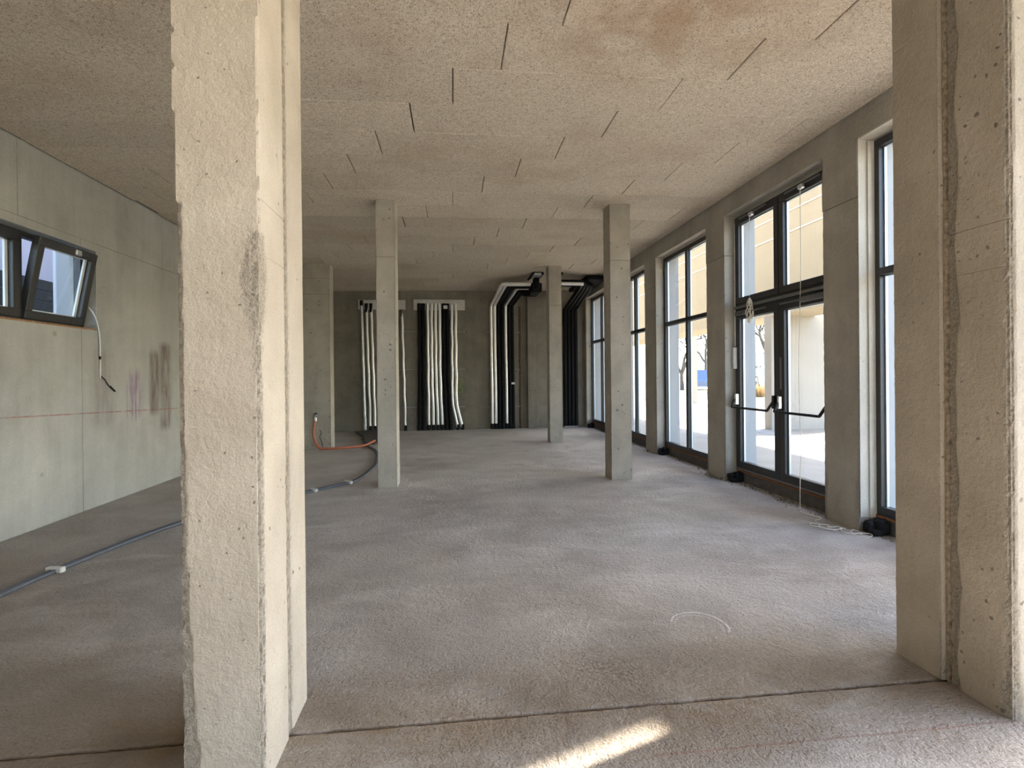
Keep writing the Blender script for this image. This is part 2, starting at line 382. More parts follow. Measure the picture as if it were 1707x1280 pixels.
def smooth_path(pts, n=8):
    P = [Vector(p) for p in pts]; out = []
    for i in range(len(P) - 1):
        p0 = P[max(i - 1, 0)]; p1 = P[i]; p2 = P[i + 1]; p3 = P[min(i + 2, len(P) - 1)]
        for k in range(n):
            t = k / n
            out.append(0.5 * ((2 * p1) + (p2 - p0) * t + (2 * p0 - 5 * p1 + 4 * p2 - p3) * t * t + (3 * p1 - p0 - 3 * p2 + p3) * t ** 3))
    out.append(P[-1]); return out
def fb(x, y, z, s, oct_=3):
    v = 0; a = 1; t = 0
    for _ in range(oct_):
        v += a * noise.noise(Vector((x * s, y * s, z * s))); t += a; a *= 0.5; s *= 2.1
    return v / t

def rough_block(x0, x1, y0, y1, z0, z1, rh, rz, chip=0.03, depth=0.010, top=None, grooves=(), wob=0.0012, seed=0.0, widen=None):
    """cast block with broken vertical arrises: grid on four sides, spalled strips along each edge.
       chip(edge index, z) widths; grooves: list of (z, halfwidth, depth)"""
    def div(a, b, r): 
        n = max(2, int(round((b - a) / r))); return [a + (b - a) * i / n for i in range(n + 1)]
    xs, ys = div(x0, x1, rh), div(y0, y1, rh)
    zs = div(z0, z1 if top is None else max(top(x0), top(x1)), rz)
    for gz, hw, gd in grooves: zs += [gz - hw * 1.3, gz - hw * 0.6, gz + hw * 0.6, gz + hw * 1.3]
    zs = sorted(set(round(z, 5) for z in zs if z0 <= z <= zs[-1] + 1 or True))
    ring = [(x, y0) for x in xs[:-1]] + [(x1, y) for y in ys[:-1]] + [(x, y1) for x in reversed(xs[1:])] + [(x0, y) for y in reversed(ys[1:])]
    cx, cy = (x0 + x1) / 2, (y0 + y1) / 2
    corners = ((x0, y0), (x1, y0), (x1, y1), (x0, y1))
    b = MB(); n = len(ring); vs = []; ca = []
    zt0 = zs[-1]
    for z in zs:
        for (x, y) in ring:
            zz = z
            if top is not None: zz = z0 + (z - z0) * (top(x) - z0) / (zt0 - z0)
            dx = dy = 0.0; cm = 0.0
            for ci, (qx, qy) in enumerate(corners):
                d = max(abs(x - qx), abs(y - qy))
                if d > 0.22: continue
                w = chip * (0.55 + 0.9 * max(0, 0.45 + fb(qx * 3 + seed, qy * 3, zz, 2.3)))
                w += chip * 0.35 * fb(qx + 7 + seed, qy, zz, 16)
                if widen: w += widen(ci, zz)
                if w <= 0.002 or d > w: continue
                a = depth * (0.55 + 0.9 * fb(x + seed, y + 3, zz, 38, 2) + 0.5)
                edge = min(1.0, (w - d) / 0.014); cm = max(cm, edge)
                a = max(0.0, a) * edge + (0.5 * depth * (1 - d / w))
                dx += (1 if qx < cx else -1) * a * (1 if abs(x - qx) < 1e-6 or d < 0.012 else 0.15)
                dy += (1 if qy < cy else -1) * a * (1 if abs(y - qy) < 1e-6 or d < 0.012 else 0.15)
            wv = wob * fb(x + seed, y, zz, 3.5, 2)
            for gz, hw, gd in grooves:
                if (abs(x - x0) < 1e-6 or abs(x - x1) < 1e-6) and abs(zz - gz) < hw * (0.7 + 0.6 * noise.noise(Vector((x * 20, y * 20, gz)))): wv -= gd
            if abs(x - x0) < 1e-6: dx += -wv
            if abs(x - x1) < 1e-6: dx += wv
            if abs(y - y0) < 1e-6: dy += -wv
            if abs(y - y1) < 1e-6: dy += wv
            vs.append((x + dx, y + dy, zz)); ca.append(cm)
    fs = []
    for i in range(len(zs) - 1):
        for k in range(n):
            k2 = (k + 1) % n; fs.append((i * n + k, i * n + k2, (i + 1) * n + k2, (i + 1) * n + k))
    fs.append(tuple(reversed(range(n)))); fs.append(tuple((len(zs) - 1) * n + k for k in range(n)))
    b.add(vs, fs); b.attr = ca; return b

# ------------------------------------------------------------------ floor
YN = -7.0
def floor_slab(ya, yb, edge_lo, edge_hi):
    """slab top with a ragged edge along the joint"""
    b = MB(); x0, x1 = XL - 0.05, XO
    nx = 420; xs = [x0 + (x1 - x0) * i / nx for i in range(nx + 1)]
    def rag(x, s): return 0.011 * fb(x, s, 0, 7, 4) + 0.003 * noise.noise(Vector((x * 40, s, 0)))
    rows = []
    ye = [(ya, 0), (yb, 0)]
    lo = [(x, ya + (rag(x, 1.0) if edge_lo else 0)) for x in xs]
    hi = [(x, yb + (rag(x, 5.0) if edge_hi else 0)) for x in xs]
    vs = []
    def lip(x, s): return 0.002 * noise.noise(Vector((x * 25, s, 1)))
    for (x, y) in lo: vs.append((x, y, -0.15))
    for (x, y) in lo: vs.append((x, y, (-0.006 + lip(x, 1)) if edge_lo else 0))
    for (x, y) in lo: vs.append((x, y + 0.012, 0))
    for (x, y) in hi: vs.append((x, y - 0.012, 0))
    for (x, y) in hi: vs.append((x, y, (-0.006 + lip(x, 2)) if edge_hi else 0))
    for (x, y) in hi: vs.append((x, y, -0.15))
    n = nx + 1; fs = []
    for r in range(5):
        for i in range(nx): fs.append((r * n + i, r * n + i + 1, (r + 1) * n + i + 1, (r + 1) * n + i))
    for i in range(nx): fs.append((i, 5 * n + i, 5 * n + i + 1, i + 1))
    b.add(vs, fs); return b
floor = MB().box(XL - 0.05, XO, YN, YB + 0.25, -0.30, -0.16).build('floor', 'slab_concrete')
tag(floor, 'rough grey concrete screed floor with a brown expansion joint', 'floor', kind='structure')
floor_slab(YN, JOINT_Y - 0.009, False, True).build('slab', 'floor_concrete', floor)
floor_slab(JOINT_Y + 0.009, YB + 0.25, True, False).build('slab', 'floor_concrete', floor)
jf = MB()
xs = [XL + (XR - XL) * i / 300 for i in range(301)]
top_ = [(x, JOINT_Y + s * 0.03, -0.013 + 0.006 * fb(x, s, 3, 14)) for s in (-1, 1) for x in xs]
jf.add(top_, [(i, i + 1, 301 + i + 1, 301 + i) for i in range(300)])
tag(jf.build('joint_filler', 'joint_filler', floor), 'brown crumbling filler strip in the floor joint')

# ------------------------------------------------------------------ ceiling of wood wool boards
ceiling = MB()
for ya, yb in ((-4.5, JOINT_Y - 0.01), (JOINT_Y + 0.01, YB + 0.25)):
    ceiling.add([(XL - 0.2, ya, ceil_z(XL - 0.2) + 0.04), (XO, ya, ceil_z(XO) + 0.04), (XO, yb, ceil_z(XO) + 0.04), (XL - 0.2, yb, ceil_z(XL - 0.2) + 0.04),
                 (XL - 0.2, ya, ceil_z(XL) + 0.35), (XO, ya, ceil_z(XO) + 0.35), (XO, yb, ceil_z(XO) + 0.35), (XL - 0.2, yb, ceil_z(XL) + 0.35)],
                [(3, 2, 1, 0), (4, 5, 6, 7), (0, 1, 5, 4), (2, 3, 7, 6), (1, 2, 6, 5), (3, 0, 4, 7)])
ceiling = ceiling.build('ceiling', 'slab_concrete')
tag(ceiling, 'ceiling of beige wood wool boards laid in staggered rows', 'ceiling', kind='structure')
PL, PWD = 1.955, 0.5655
pm = {}
def panel_mesh(length, width, mat='wood_wool'):
    k = (round(length, 3), round(width, 3), mat)
    if k not in pm:
        o = MB().bevbox(-length / 2, length / 2, -width / 2, width / 2, 0, 0.036, 0.0045).build('ceiling_panel', mat)
        pm[k] = o.data; bpy.data.objects.remove(o)
    return pm[k]
tilt = -math.atan(CEILT)
for k in range(-13, 21):
    ya = 3.66 + PWD * k; yb = ya + PWD
    if k == -3: ya = JOINT_Y + 0.012 if ya < JOINT_Y else ya
    if ya < JOINT_Y < yb: yb = JOINT_Y - 0.012
    if yb > YB: yb = YB
    if yb - ya < 0.05: continue
    off = 0.413 - 0.391 * k
    n0 = math.floor((XL - off) / PL)
    for n in range(n0, n0 + 7):
        xa = off + PL * n; xb = xa + PL
        xa = max(xa, XL + 0.004); xb = min(xb, XR - 0.004)
        if xb - xa < 0.05: continue
        gx = random.uniform(0.003, 0.011); gy = random.uniform(0.0006, 0.002)
        ln = round(xb - xa - gx, 2) - 0.004
        o = bpy.data.objects.new('ceiling_panel', panel_mesh(ln, yb - ya - 0.0015, 'wood_wool' if k < 8 else 'wood_wool_aged'))
        COL.objects.link(o); o.parent = ceiling
        xc = (xa + xb) / 2
        o.location = (xc, (ya + yb) / 2, ceil_z(xc) + random.uniform(-0.0015, 0.002)); o.rotation_euler = (random.uniform(-0.0025, 0.0025), tilt, 0)

# ------------------------------------------------------------------ left wall with formwork panels and window
LWY0, LWY1, LWZ0, LWZ1 = 4.10, 6.87, 2.15, 3.118        # window opening
WLT = 0.30
wl_ = MB()
for y0, y1, z0, z1 in ((-4.5, LWY0, -0.2, 4.3), (LWY1, YB + 0.25, -0.2, 4.3), (LWY0, LWY1, -0.2, LWZ0), (LWY0, LWY1, LWZ1, 4.3)):
    wl_.box(XL - WLT, XL - 0.012, y0, y1, z0, z1)
wall_left = tag(wl_.build('wall_left', 'wall_concrete'), 'grey cast concrete wall with formwork joints and stains', 'wall', kind='structure')
def wall_panel(rects, gap=0.0035):
    b = MB()
    ymin = min(r[0] for r in rects); ymax = max(r[1] for r in rects); zmin = min(r[2] for r in rects); zmax = max(r[3] for r in rects)
    for y0, y1, z0, z1 in rects:
        y0 += gap if y0 == ymin else 0; y1 -= gap if y1 == ymax else 0
        z0 += gap if z0 == zmin else 0; z1 -= gap if z1 == zmax else 0
        b.box(XL - 0.014, XL, y0, y1, z0, z1)
    return b.build('concrete_panel', 'wall_concrete', wall_left)
ZJ = 3.21
for y0, y1 in ((-4.5, -2.03), (-2.03, 0.56), (0.56, 3.15), (3.15, 5.73), (5.73, 8.33), (8.33, 10.92), (10.92, 13.5), (13.5, YB)):
    wall_panel([(y0, y1, ZJ, ceil_z(XL))])
for y0, y1 in ((-4.5, -3.8), (-3.8, -1.2), (-1.2, 1.4), (1.4, 4.01), (9.21, 11.81), (11.81, 14.4), (14.4, YB)):
    wall_panel([(y0, y1, 0.0, ZJ)])
wall_panel([(4.01, LWY0, 0.0, ZJ), (LWY0, 6.61, 0.0, LWZ0), (LWY0, 6.61, LWZ1, ZJ)])
wall_panel([(6.61, LWY1, 0.0, LWZ0), (6.61, LWY1, LWZ1, ZJ), (LWY1, 9.21, 0.0, ZJ)])
for (y, z, r) in ((7.02, 2.0, .02), (6.2, 2.06, .03), (6.1, 3.28, .022), (6.42, 3.24, .022), (7.25, 3.19, .022), (6.0, 0.55, .022), (7.55, 0.62, .022), (7.0, 3.62, .014), (5.95, 3.92, .012), (8.2, .62, .02), (8.35, 1.4, .02)):
    h = MB(); h.tube([(XL - 0.004, y, z), (XL + 0.0015, y, z)], r, 12)
    h.build('tie_hole_plug', 'facade_concrete', wall_left)

# ribbon window with one tilted sash
LX = -4.475                                             # inner plane of its frame
window_6 = tag(empty('window_6', (LX, LWY0, LWZ0)), 'dark ribbon window high in the left wall, one sash tilted inward', 'window', kind='structure')
def wpart(b, name, mat, parent=window_6): return b.build(name, mat, parent, rel=(LX, LWY0, LWZ0))
FB = 0.035                                              # frame bottom height above opening
fr = MB().box(LX - 0.08, LX, LWY0, LWY1, LWZ0 + 0.02, LWZ0 + 0.075); wpart(fr, 'frame_sill', 'anthracite')
wpart(MB().box(LX - 0.08, LX, LWY0, LWY1, LWZ1 - 0.055, LWZ1), 'frame_head', 'anthracite')
for y0, y1 in ((LWY0, LWY0 + 0.05), (LWY1 - 0.045, LWY1), (5.905, 5.965), (4.985, 5.045)):
    wpart(MB().box(LX - 0.079, LX + 0.001, y0, y1, LWZ0 + 0.075, LWZ1 - 0.055), 'frame_post', 'anthracite')
wpart(MB().box(LX - 0.0, XL - 0.02, LWY0, LWY1, LWZ0 - 0.0, LWZ0 + 0.022), 'wood_strip', 'raw_wood')
def sash(y0, y1, tilt_a):
    z0, z1 = LWZ0 + 0.055, LWZ1 - 0.035; w = 0.088
    s_ = empty('sash', (0.012, y0 - LWY0, z0 - LWZ0)); s_.parent = window_6; s_.rotation_euler = (0, tilt_a, 0)
    W_, H_ = y1 - y0, z1 - z0
    for nm, a in (('sash_rail', (0, W_, 0, w)), ('sash_rail', (0, W_, H_ - w, H_)), ('sash_stile', (0, w, w, H_ - w)), ('sash_stile', (W_ - w, W_, w, H_ - w))):
        MB().bevbox(-0.062, 0.012, *a, 0.004).build(nm, 'anthracite', s_)
    pn = MB().box(-0.036, -0.030, w - 0.01, W_ - w + 0.01, w - 0.01, H_ - w + 0.01).build('pane', 'glass', s_)
    # light aluminium spacer around the sealed unit
    g = MB()
    for a in ((w, W_ - w, w, w + 0.012), (w, W_ - w, H_ - w - 0.012, H_ - w), (w, w + 0.012, w, H_ - w), (W_ - w - 0.035, W_ - w, w, H_ - w)):
        g.box(-0.060, -0.040, *a)
    g.build('spacer_bar', 'white_plastic', s_)
    return s_
ts = sash(5.955, LWY1 - 0.03, math.radians(11.0))
sash(5.035, 5.915, 0.0); sash(4.14, 4.995, 0.0)
b = MB(); b.bevbox(LX + 0.15, LX + 0.20, 6.47, 6.56, 2.985, 3.05, 0.008); b.bevbox(LX + 0.05, LX + 0.17, 6.50, 6.53, 3.03, 3.075, 0.006); wpart(b, 'tilt_latch', 'galvanised')
b = MB(); b.tube([(LX + 0.012, 5.99, 2.26), (LX + 0.05, 5.995, 2.45), (LX + 0.09, 5.995, 2.62)], 0.008, 6); wpart(b, 'tilt_stay', 'dark_gasket')
c = MB(); c.tube(smooth_path([(LX + 0.08, 6.84, 2.43), (XL + 0.012, 6.82, 2.33), (XL + 0.012, 6.885, 2.17), (XL + 0.012, 6.91, 1.98), (XL + 0.012, 6.907, 1.57)], 8), 0.008, 8)
cab = tag(c.build('window_cable', 'white_plastic', None, (XL, 6.9, 1.57), rel=(XL, 6.9, 1.57)), 'thin white cable hanging from the tilted left window', 'cable')
c = MB(); c.tube([(XL + 0.012, 6.908, 1.80), (XL + 0.012, 6.908, 1.84)], 0.0105, 8); c.build('tape_band', 'black_rubber', cab, rel=(XL, 6.9, 1.57))
c = MB(); c.tube(smooth_path([(XL + 0.012, 6.915, 1.60), (XL + 0.02, 6.98, 1.55), (XL + 0.015, 7.06, 1.475), (XL + 0.02, 7.17, 1.40)], 6), 0.006, 6)
c.tube([(XL + 0.018, 7.08, 1.465), (XL + 0.02, 7.17, 1.40)], 0.010, 6)
c.build('cable_end', 'black_rubber', cab, rel=(XL, 6.9, 1.57))

# ------------------------------------------------------------------ back wall
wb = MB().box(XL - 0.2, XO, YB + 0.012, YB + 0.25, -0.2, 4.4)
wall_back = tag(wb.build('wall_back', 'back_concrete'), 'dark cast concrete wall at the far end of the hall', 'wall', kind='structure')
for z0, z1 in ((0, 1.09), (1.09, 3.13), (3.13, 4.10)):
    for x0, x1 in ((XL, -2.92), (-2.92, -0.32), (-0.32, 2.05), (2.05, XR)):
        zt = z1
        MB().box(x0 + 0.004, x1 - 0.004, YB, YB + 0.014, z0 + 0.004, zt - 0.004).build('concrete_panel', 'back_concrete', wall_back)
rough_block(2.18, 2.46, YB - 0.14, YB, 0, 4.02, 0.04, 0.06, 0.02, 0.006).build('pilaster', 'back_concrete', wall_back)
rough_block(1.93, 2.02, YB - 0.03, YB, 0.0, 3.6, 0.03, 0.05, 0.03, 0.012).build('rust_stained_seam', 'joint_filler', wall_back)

# ------------------------------------------------------------------ facade wall with piers
wr = MB().box(XR, XO, -4.5, YB + 0.25, 3.83, 4.45)
rear_light_block = tag(MB().box(XL - 0.3, 1.6, -4.7, -4.5, -0.2, 4.4).build('rear_light_block', 'wall_concrete'), 'unseen concrete wall added behind the camera to block light', 'wall', kind='structure')  # unseen wall, added to cut light from the left rear
wall_right = tag(wr.build('wall_right', 'facade_concrete'), 'brown grey concrete window wall with narrow piers and lintel', 'wall', kind='structure')
OPEN = [(3.22, 4.625), (5.11, 7.11), (7.66, 9.68), (10.26, 12.27), (12.92, 14.98)]
piers = [(2.62, 3.22), (4.625, 5.11), (7.11, 7.66), (9.68, 10.26), (12.27, 12.92), (14.98, YB), (-0.2, 0.3), (-4.5, -3.0)]
for i, (a, b_) in enumerate(piers):
    rough_block(XR, XO - 0.02, a, b_, 0.0, Z_LIFT - 0.004, 0.03, 0.04, 0.018, 0.006, seed=i * 3.1,
                widen=lambda ci, z: 0.05 * max(0, fb(ci * 4.0, z, 1, 1.6)) + (0.06 if z < 0.5 else 0) * max(0, 0.6 + fb(z, ci, 2, 4))).build('pier', 'facade_concrete', wall_right)
    rough_block(XR, XO - 0.02, a, b_, Z_LIFT + 0.004, 3.84, 0.03, 0.05, 0.012, 0.004, seed=i * 2.3).build('pier', 'facade_concrete', wall_right)
    MB().box(XR + 0.012, XO - 0.03, a + 0.012, b_ - 0.012, Z_LIFT - 0.01, Z_LIFT + 0.01).build('pour_joint', 'joint_filler', wall_right)
    rr = MB()   # smooth outer render coat, turned into the reveals
    rr.box(XO - 0.02, XO, a, b_, 0.0, 3.84); rr.build('render_coat', 'plaster_white', wall_right)
for a, b_ in OPEN[0:]:
    rr = MB(); rr.box(4.17, XO, b_ - 0.012, b_, 0.15, 3.83); rr.box(4.17, XO, a, a + 0.012, 0.15, 3.83); rr.box(4.17, XO, a, b_, 3.818, 3.83)
    rr.build('reveal_plaster', 'plaster_white', wall_right)
# paler inner reveals (cement skim on jamb and head)
for i, (a, b_) in enumerate(OPEN):
    if i == 1: continue
    s_ = MB(); s_.box(XR + 0.012, XF - 0.002, b_ - 0.006, b_, 0.14, 3.83); s_.box(XR + 0.006, XF - 0.002, a + 0.02, b_ - 0.006, 3.815, 3.83)
    s_.build('reveal_skim', 'reveal_concrete' if i == 0 else 'column_concrete', wall_right)
s_ = MB().box(4.022, XF, 4.625 - 0.022, 4.625 - 0.006, 0.137, 3.80); s_.build('insulation_strip', 'reveal_concrete', wall_right)

# ------------------------------------------------------------------ facade windows
def facade_window(idx, a, b_, label, mull=True):
    w = tag(empty('window_%d' % idx, (XF, a, 0.17)), label, 'window', kind='structure')
    rel = (XF, a, 0.17)
    z0, z1, zt = 0.17, 3.80, 2.52; fw = 0.075; dp = 0.085
    P_ = lambda bb, nm, mt, par=w: bb.build(nm, mt, par, rel=rel if par is w else None)
    P_(MB().bevbox(XF, XF + dp, a, b_, z0, z0 + 0.085, 0.003), 'frame_sill', 'anthracite')
    P_(MB().bevbox(XF, XF + dp, a, b_, z1 - fw, z1, 0.003), 'frame_head', 'anthracite')
    for y0, y1 in ((a, a + fw), (b_ - fw, b_)):
        P_(MB().bevbox(XF, XF + dp, y0, y1, z0 + 0.085, z1 - fw, 0.003), 'frame_jamb', 'anthracite')
    cy = (a + b_) / 2 + 0.02
    cols = [(a + fw, cy - 0.04), (cy + 0.04, b_ - fw)] if mull else [(a + fw, b_ - fw)]
    if mull: P_(MB().bevbox(XF - 0.004, XF + dp, cy - 0.04, cy + 0.04, z0 + 0.085, z1 - fw, 0.003), 'mullion', 'anthracite')
    for y0, y1 in cols:
        P_(MB().bevbox(XF - 0.002, XF + dp, y0, y1, zt - 0.035, zt + 0.035, 0.003), 'transom', 'anthracite')
        for za, zb in ((z0 + 0.085, zt - 0.035), (zt + 0.035, z1 - fw)):
            P_(MB().box(XF + 0.040, XF + 0.046, y0 - 0.004, y1 + 0.004, za - 0.004, zb + 0.004), 'pane', 'glass')
            g = MB()   # spacer bar of the sealed unit, visible at the far side
            g.box(XF + 0.05, XF + 0.075, y1 - 0.014, y1, za, zb); g.box(XF + 0.05, XF + 0.075, y0, y0 + 0.014, za, zb)
            g.box(XF + 0.05, XF + 0.075, y0 + 0.014, y1 - 0.014, zb - 0.012, zb)
            P_(g, 'spacer_bar', 'spacer')
    sill_base(w, rel, a, b_)
    return w
def sill_base(w, rel, a, b_):
    MB().bevbox(XF - 0.012, XF + 0.07, a + 0.01, b_ - 0.01, 0.145, 0.168, 0.003).build('wood_strip', 'brown_wood', w, rel=rel)
    MB().box(XF + 0.01, XF + 0.09, a + 0.005, b_ - 0.005, 0.0, 0.145).build('sill_board', 'board_dark', w, rel=rel)
    f = MB()   # crumpled black membrane tucked into the far corner
    for cx, cy, cz, rx, ry, rz in ((XR + 0.09, b_ - 0.065, 0.060, 0.085, 0.055, 0.062), (XR + 0.13, b_ - 0.12, 0.075, 0.065, 0.06, 0.075), (XR + 0.06, b_ - 0.13, 0.03, 0.06, 0.05, 0.03)):
        nu, nv = 16, 10; vs_ = []
        for j in range(nv + 1):
            ph = -math.pi / 2 + math.pi * j / nv
            for i in range(nu):
                th = 2 * math.pi * i / nu
                se = lambda t: math.copysign(abs(t) ** 0.55, t)
                q = Vector((se(math.cos(ph)) * se(math.cos(th)), se(math.cos(ph)) * se(math.sin(th)), se(math.sin(ph))))
                q = q * (1 + 0.22 * fb(q.x + cy, q.y + cx, q.z, 2.2, 3))
                vs_.append((cx + q.x * rx, cy + q.y * ry, max(0.001, cz + q.z * rz)))
        f.add(vs_, [(j * nu + i, j * nu + (i + 1) % nu, (j + 1) * nu + (i + 1) % nu, (j + 1) * nu + i) for j in range(nv) for i in range(nu)])
    f.build('membrane_flap', 'black_rubber', w, rel=rel)
facade_window(1, *OPEN[0], 'tall dark framed window beside the right foreground pillar', mull=False)
facade_window(2, *OPEN[2], 'tall four pane window just beyond the glazed double door')
facade_window(3, *OPEN[3], 'tall four pane window half hidden behind the right column')
facade_window(4, *OPEN[4], 'farthest tall window at the end of the facade wall')

# ------------------------------------------------------------------ double door with fanlights
DA, DB = OPEN[1]
rel = (XF, DA, 0.17)
door = tag(empty('door_1', rel), 'dark glazed double door with fanlights and panic bars', 'door', kind='structure')
def DP(b, nm, mt, par=None): return b.build(nm, mt, par or door, rel=rel if par is None else None)
dp = 0.09; z0, z1 = 0.17, 3.80; DM = 6.085
DP(MB().bevbox(XF, XF + dp, DA, DB, z0, z0 + 0.03, 0.003), 'threshold', 'grey_metal')
DP(MB().bevbox(XF, XF + dp, DA, DB, z1 - 0.055, z1, 0.003), 'frame_head', 'anthracite')
for y0, y1 in ((DA, DA + 0.05), (DB - 0.05, DB)):
    DP(MB().bevbox(XF, XF + dp, y0, y1, z0 + 0.03, z1 - 0.055, 0.003), 'frame_jamb', 'anthracite')
DP(MB().bevbox(XF, XF + dp, DA + 0.05, DB - 0.05, 2.43, 2.56, 0.003), 'transom', 'anthracite')
DP(MB().bevbox(XF - 0.035, XF, DA + 0.02, DB - 0.02, 2.475, 2.515, 0.004), 'transom_rail', 'grey_metal')
DP(MB().bevbox(XF, XF + dp, DM - 0.04, DM + 0.04, 2.56, z1 - 0.055, 0.003), 'mullion', 'anthracite')
def leaf(name, y0, y1, za, zb, w, wb_, xoff=0.0):
    lf = MB(); x0, x1 = XF - 0.016 + xoff, XF + 0.06
    root = lf.bevbox(x0, x1, y0, y1, za, za + wb_, 0.004).build(name, 'anthracite', door, rel=rel)
    for nm, a in (('rail', (y0, y1, zb - w, zb)), ('stile', (y0, y0 + w, za + wb_, zb - w)), ('stile', (y1 - w, y1, za + wb_, zb - w))):
        MB().bevbox(x0, x1, *a, 0.004).build(nm, 'anthracite', root, rel=rel)
    MB().box(XF + 0.020, XF + 0.026, y0 + w - 0.01, y1 - w + 0.01, za + wb_ - 0.01, zb - w + 0.01).build('pane', 'glass', root, rel=rel)
    g = MB(); a, b2 = y0 + w, y1 - w; c0, c1 = za + wb_, zb - w
    g.box(XF + 0.03, XF + 0.055, b2 - 0.02, b2, c0, c1); g.box(XF + 0.03, XF + 0.055, a, a + 0.02, c0, c1)
    g.box(XF + 0.03, XF + 0.055, a + 0.02, b2 - 0.02, c1 - 0.012, c1)
    g.build('spacer_bar', 'spacer', root, rel=rel)
    return root
leaf('fanlight', DM + 0.01, DB - 0.03, 2.55, 3.765, 0.085, 0.085)
leaf('fanlight', DA + 0.03, DM - 0.01, 2.55, 3.765, 0.085, 0.085)
L1 = leaf('door_leaf', DM + 0.003, DB - 0.03, 0.20, 2.44, 0.10, 0.10)
L2 = leaf('door_leaf', DA + 0.03, DM - 0.003, 0.20, 2.44, 0.10, 0.10)
for (y0, y1) in ((DM + 0.06, DB - 0.09), (DA + 0.09, DM - 0.05)):   # panic bars
    bz, bx = 1.075, XF - 0.13
    r = MB(); r.tube(smooth_path([(bx, y0 + 0.02, bz), (bx, (y0 + y1) / 2, bz), (bx, y1 - 0.02, bz)], 3), 0.016, 10)
    bar = DP(r, 'panic_bar', 'dark_gasket')
    for ye in (y0, y1):
        a = MB(); a.tube(smooth_path([(XF - 0.03, ye, 1.20), (XF - 0.07, ye, 1.175), (bx, ye + (0.02 if ye == y0 else -0.02), bz)], 5), 0.017, 8)
        a.build('bar_arm', 'dark_gasket', bar, rel=rel)
        k = MB(); k.bevbox(XF - 0.075, XF - 0.014, ye - 0.02, ye + 0.02, 1.10, 1.27, 0.012)
        k.build('bar_case', 'chrome' if ye == y1 else 'dark_gasket', bar, rel=rel)
for yc, ln, z in ((5.60, 0.62, 3.735), (6.62, 0.62, 3.735)):            # fanlight openers
    r = MB(); r.bevbox(XF - 0.05, XF - 0.014, yc - ln / 2, yc + ln / 2, z, z + 0.022, 0.004)
    op = DP(r, 'fanlight_opener', 'grey_metal')
    q = MB(); q.bevbox(XF - 0.08, XF - 0.03, yc - 0.05, yc + 0.03, z - 0.045, z + 0.01, 0.01); q.build('opener_hinge', 'galvanised', op, rel=rel)
for y0, y1, zc in ((5.22, 5.62, 2.405), (6.72, 7.0, 2.405)):
    DP(MB().bevbox(XF - 0.075, XF - 0.016, y0, y1, zc - 0.03, zc + 0.03, 0.006), 'door_closer', 'grey_metal')
for y0, y1 in ((5.62, 6.02), (6.3, 6.72)):
    DP(MB().bevbox(XF - 0.055, XF - 0.035, y0, y1, 2.40, 2.42, 0.004), 'closer_arm', 'grey_metal')
b = MB(); b.bevbox(XF - 0.024, XF - 0.012, DM - 0.055, DM - 0.02, 1.35, 1.75, 0.003); DP(b, 'lock_plate', 'grey_metal')
sill_base(door, rel, DA, DB)
b = MB(); b.tube([(XF - 0.02, 7.085, 3.72), (XF - 0.02, 7.085, 1.95)], 0.009, 6); DP(b, 'cable_channel', 'galvanised')
b = MB(); b.bevbox(XF - 0.06, XF - 0.01, 7.05, 7.10, 1.62, 1.93, 0.006); DP(b, 'sensor_box', 'white_plastic')

# cords on the door
b = MB(); b.tube(smooth_path([(XF - 0.06, 5.60, 3.70), (XF - 0.062, 5.60, 2.7), (XF - 0.08, 5.62, 1.6), (XF - 0.09, 5.58, 0.75), (XF - 0.16, 5.5, 0.3), (XF - 0.22, 5.42, 0.02)], 8), 0.0035, 6)
tag(b.build('pull_cord', 'cord_white', None, (XF, 5.5, 0), rel=(XF, 5.5, 0)), 'long thin white cord hanging from the right fanlight to the floor', 'cord')
b = MB(); kx = XF - 0.07
b.tube([(kx, 6.62, 3.69), (kx, 6.63, 2.60)], 0.0035, 6)
for j in range(5):
    ang = j * 1.3
    b.tube(smooth_path([(kx, 6.63, 2.58), (kx - 0.02 * math.cos(ang), 6.63 + 0.035 * math.cos(ang), 2.50), (kx - 0.03 * math.sin(ang), 6.63 + 0.05 * math.sin(ang), 2.38),
                        (kx, 6.63 - 0.04 * math.cos(ang), 2.29 - 0.015 * j), (kx + 0.01, 6.63, 2.40), (kx, 6.63, 2.56)], 6), 0.006, 6)
b.bevbox(kx - 0.02, kx + 0.02, 6.61, 6.65, 2.50, 2.56, 0.01)
tag(b.build('cord_bundle', 'cord_white', None, (kx, 6.63, 2.3), rel=(kx, 6.63, 2.3)), 'knotted bundle of beige cord hanging from the left fanlight', 'cord')
rw = random.Random(3); pts = []
for j in range(46):
    t = j / 45; a = t * 6.28 * 5.5
    pts.append((3.63 + 0.26 * t + 0.075 * math.cos(a) * (0.5 + rw.random() * .7), 4.86 - 0.40 * t + 0.085 * math.sin(a) * (0.5 + rw.random() * .7), 0.006 + 0.014 * rw.random()))
b = MB(); b.tube(smooth_path([(3.86, 5.40, 0.006), (3.80, 5.25, 0.02), (3.88, 5.10, 0.006), (3.74, 5.0, 0.01)] + pts, 5), 0.0038, 5)
tag(b.build('wire_tangle', 'cord_white', None, (3.75, 4.7, 0), rel=(3.75, 4.7, 0)), 'loose tangle of thin white wire on the floor at the pier foot', 'wire')

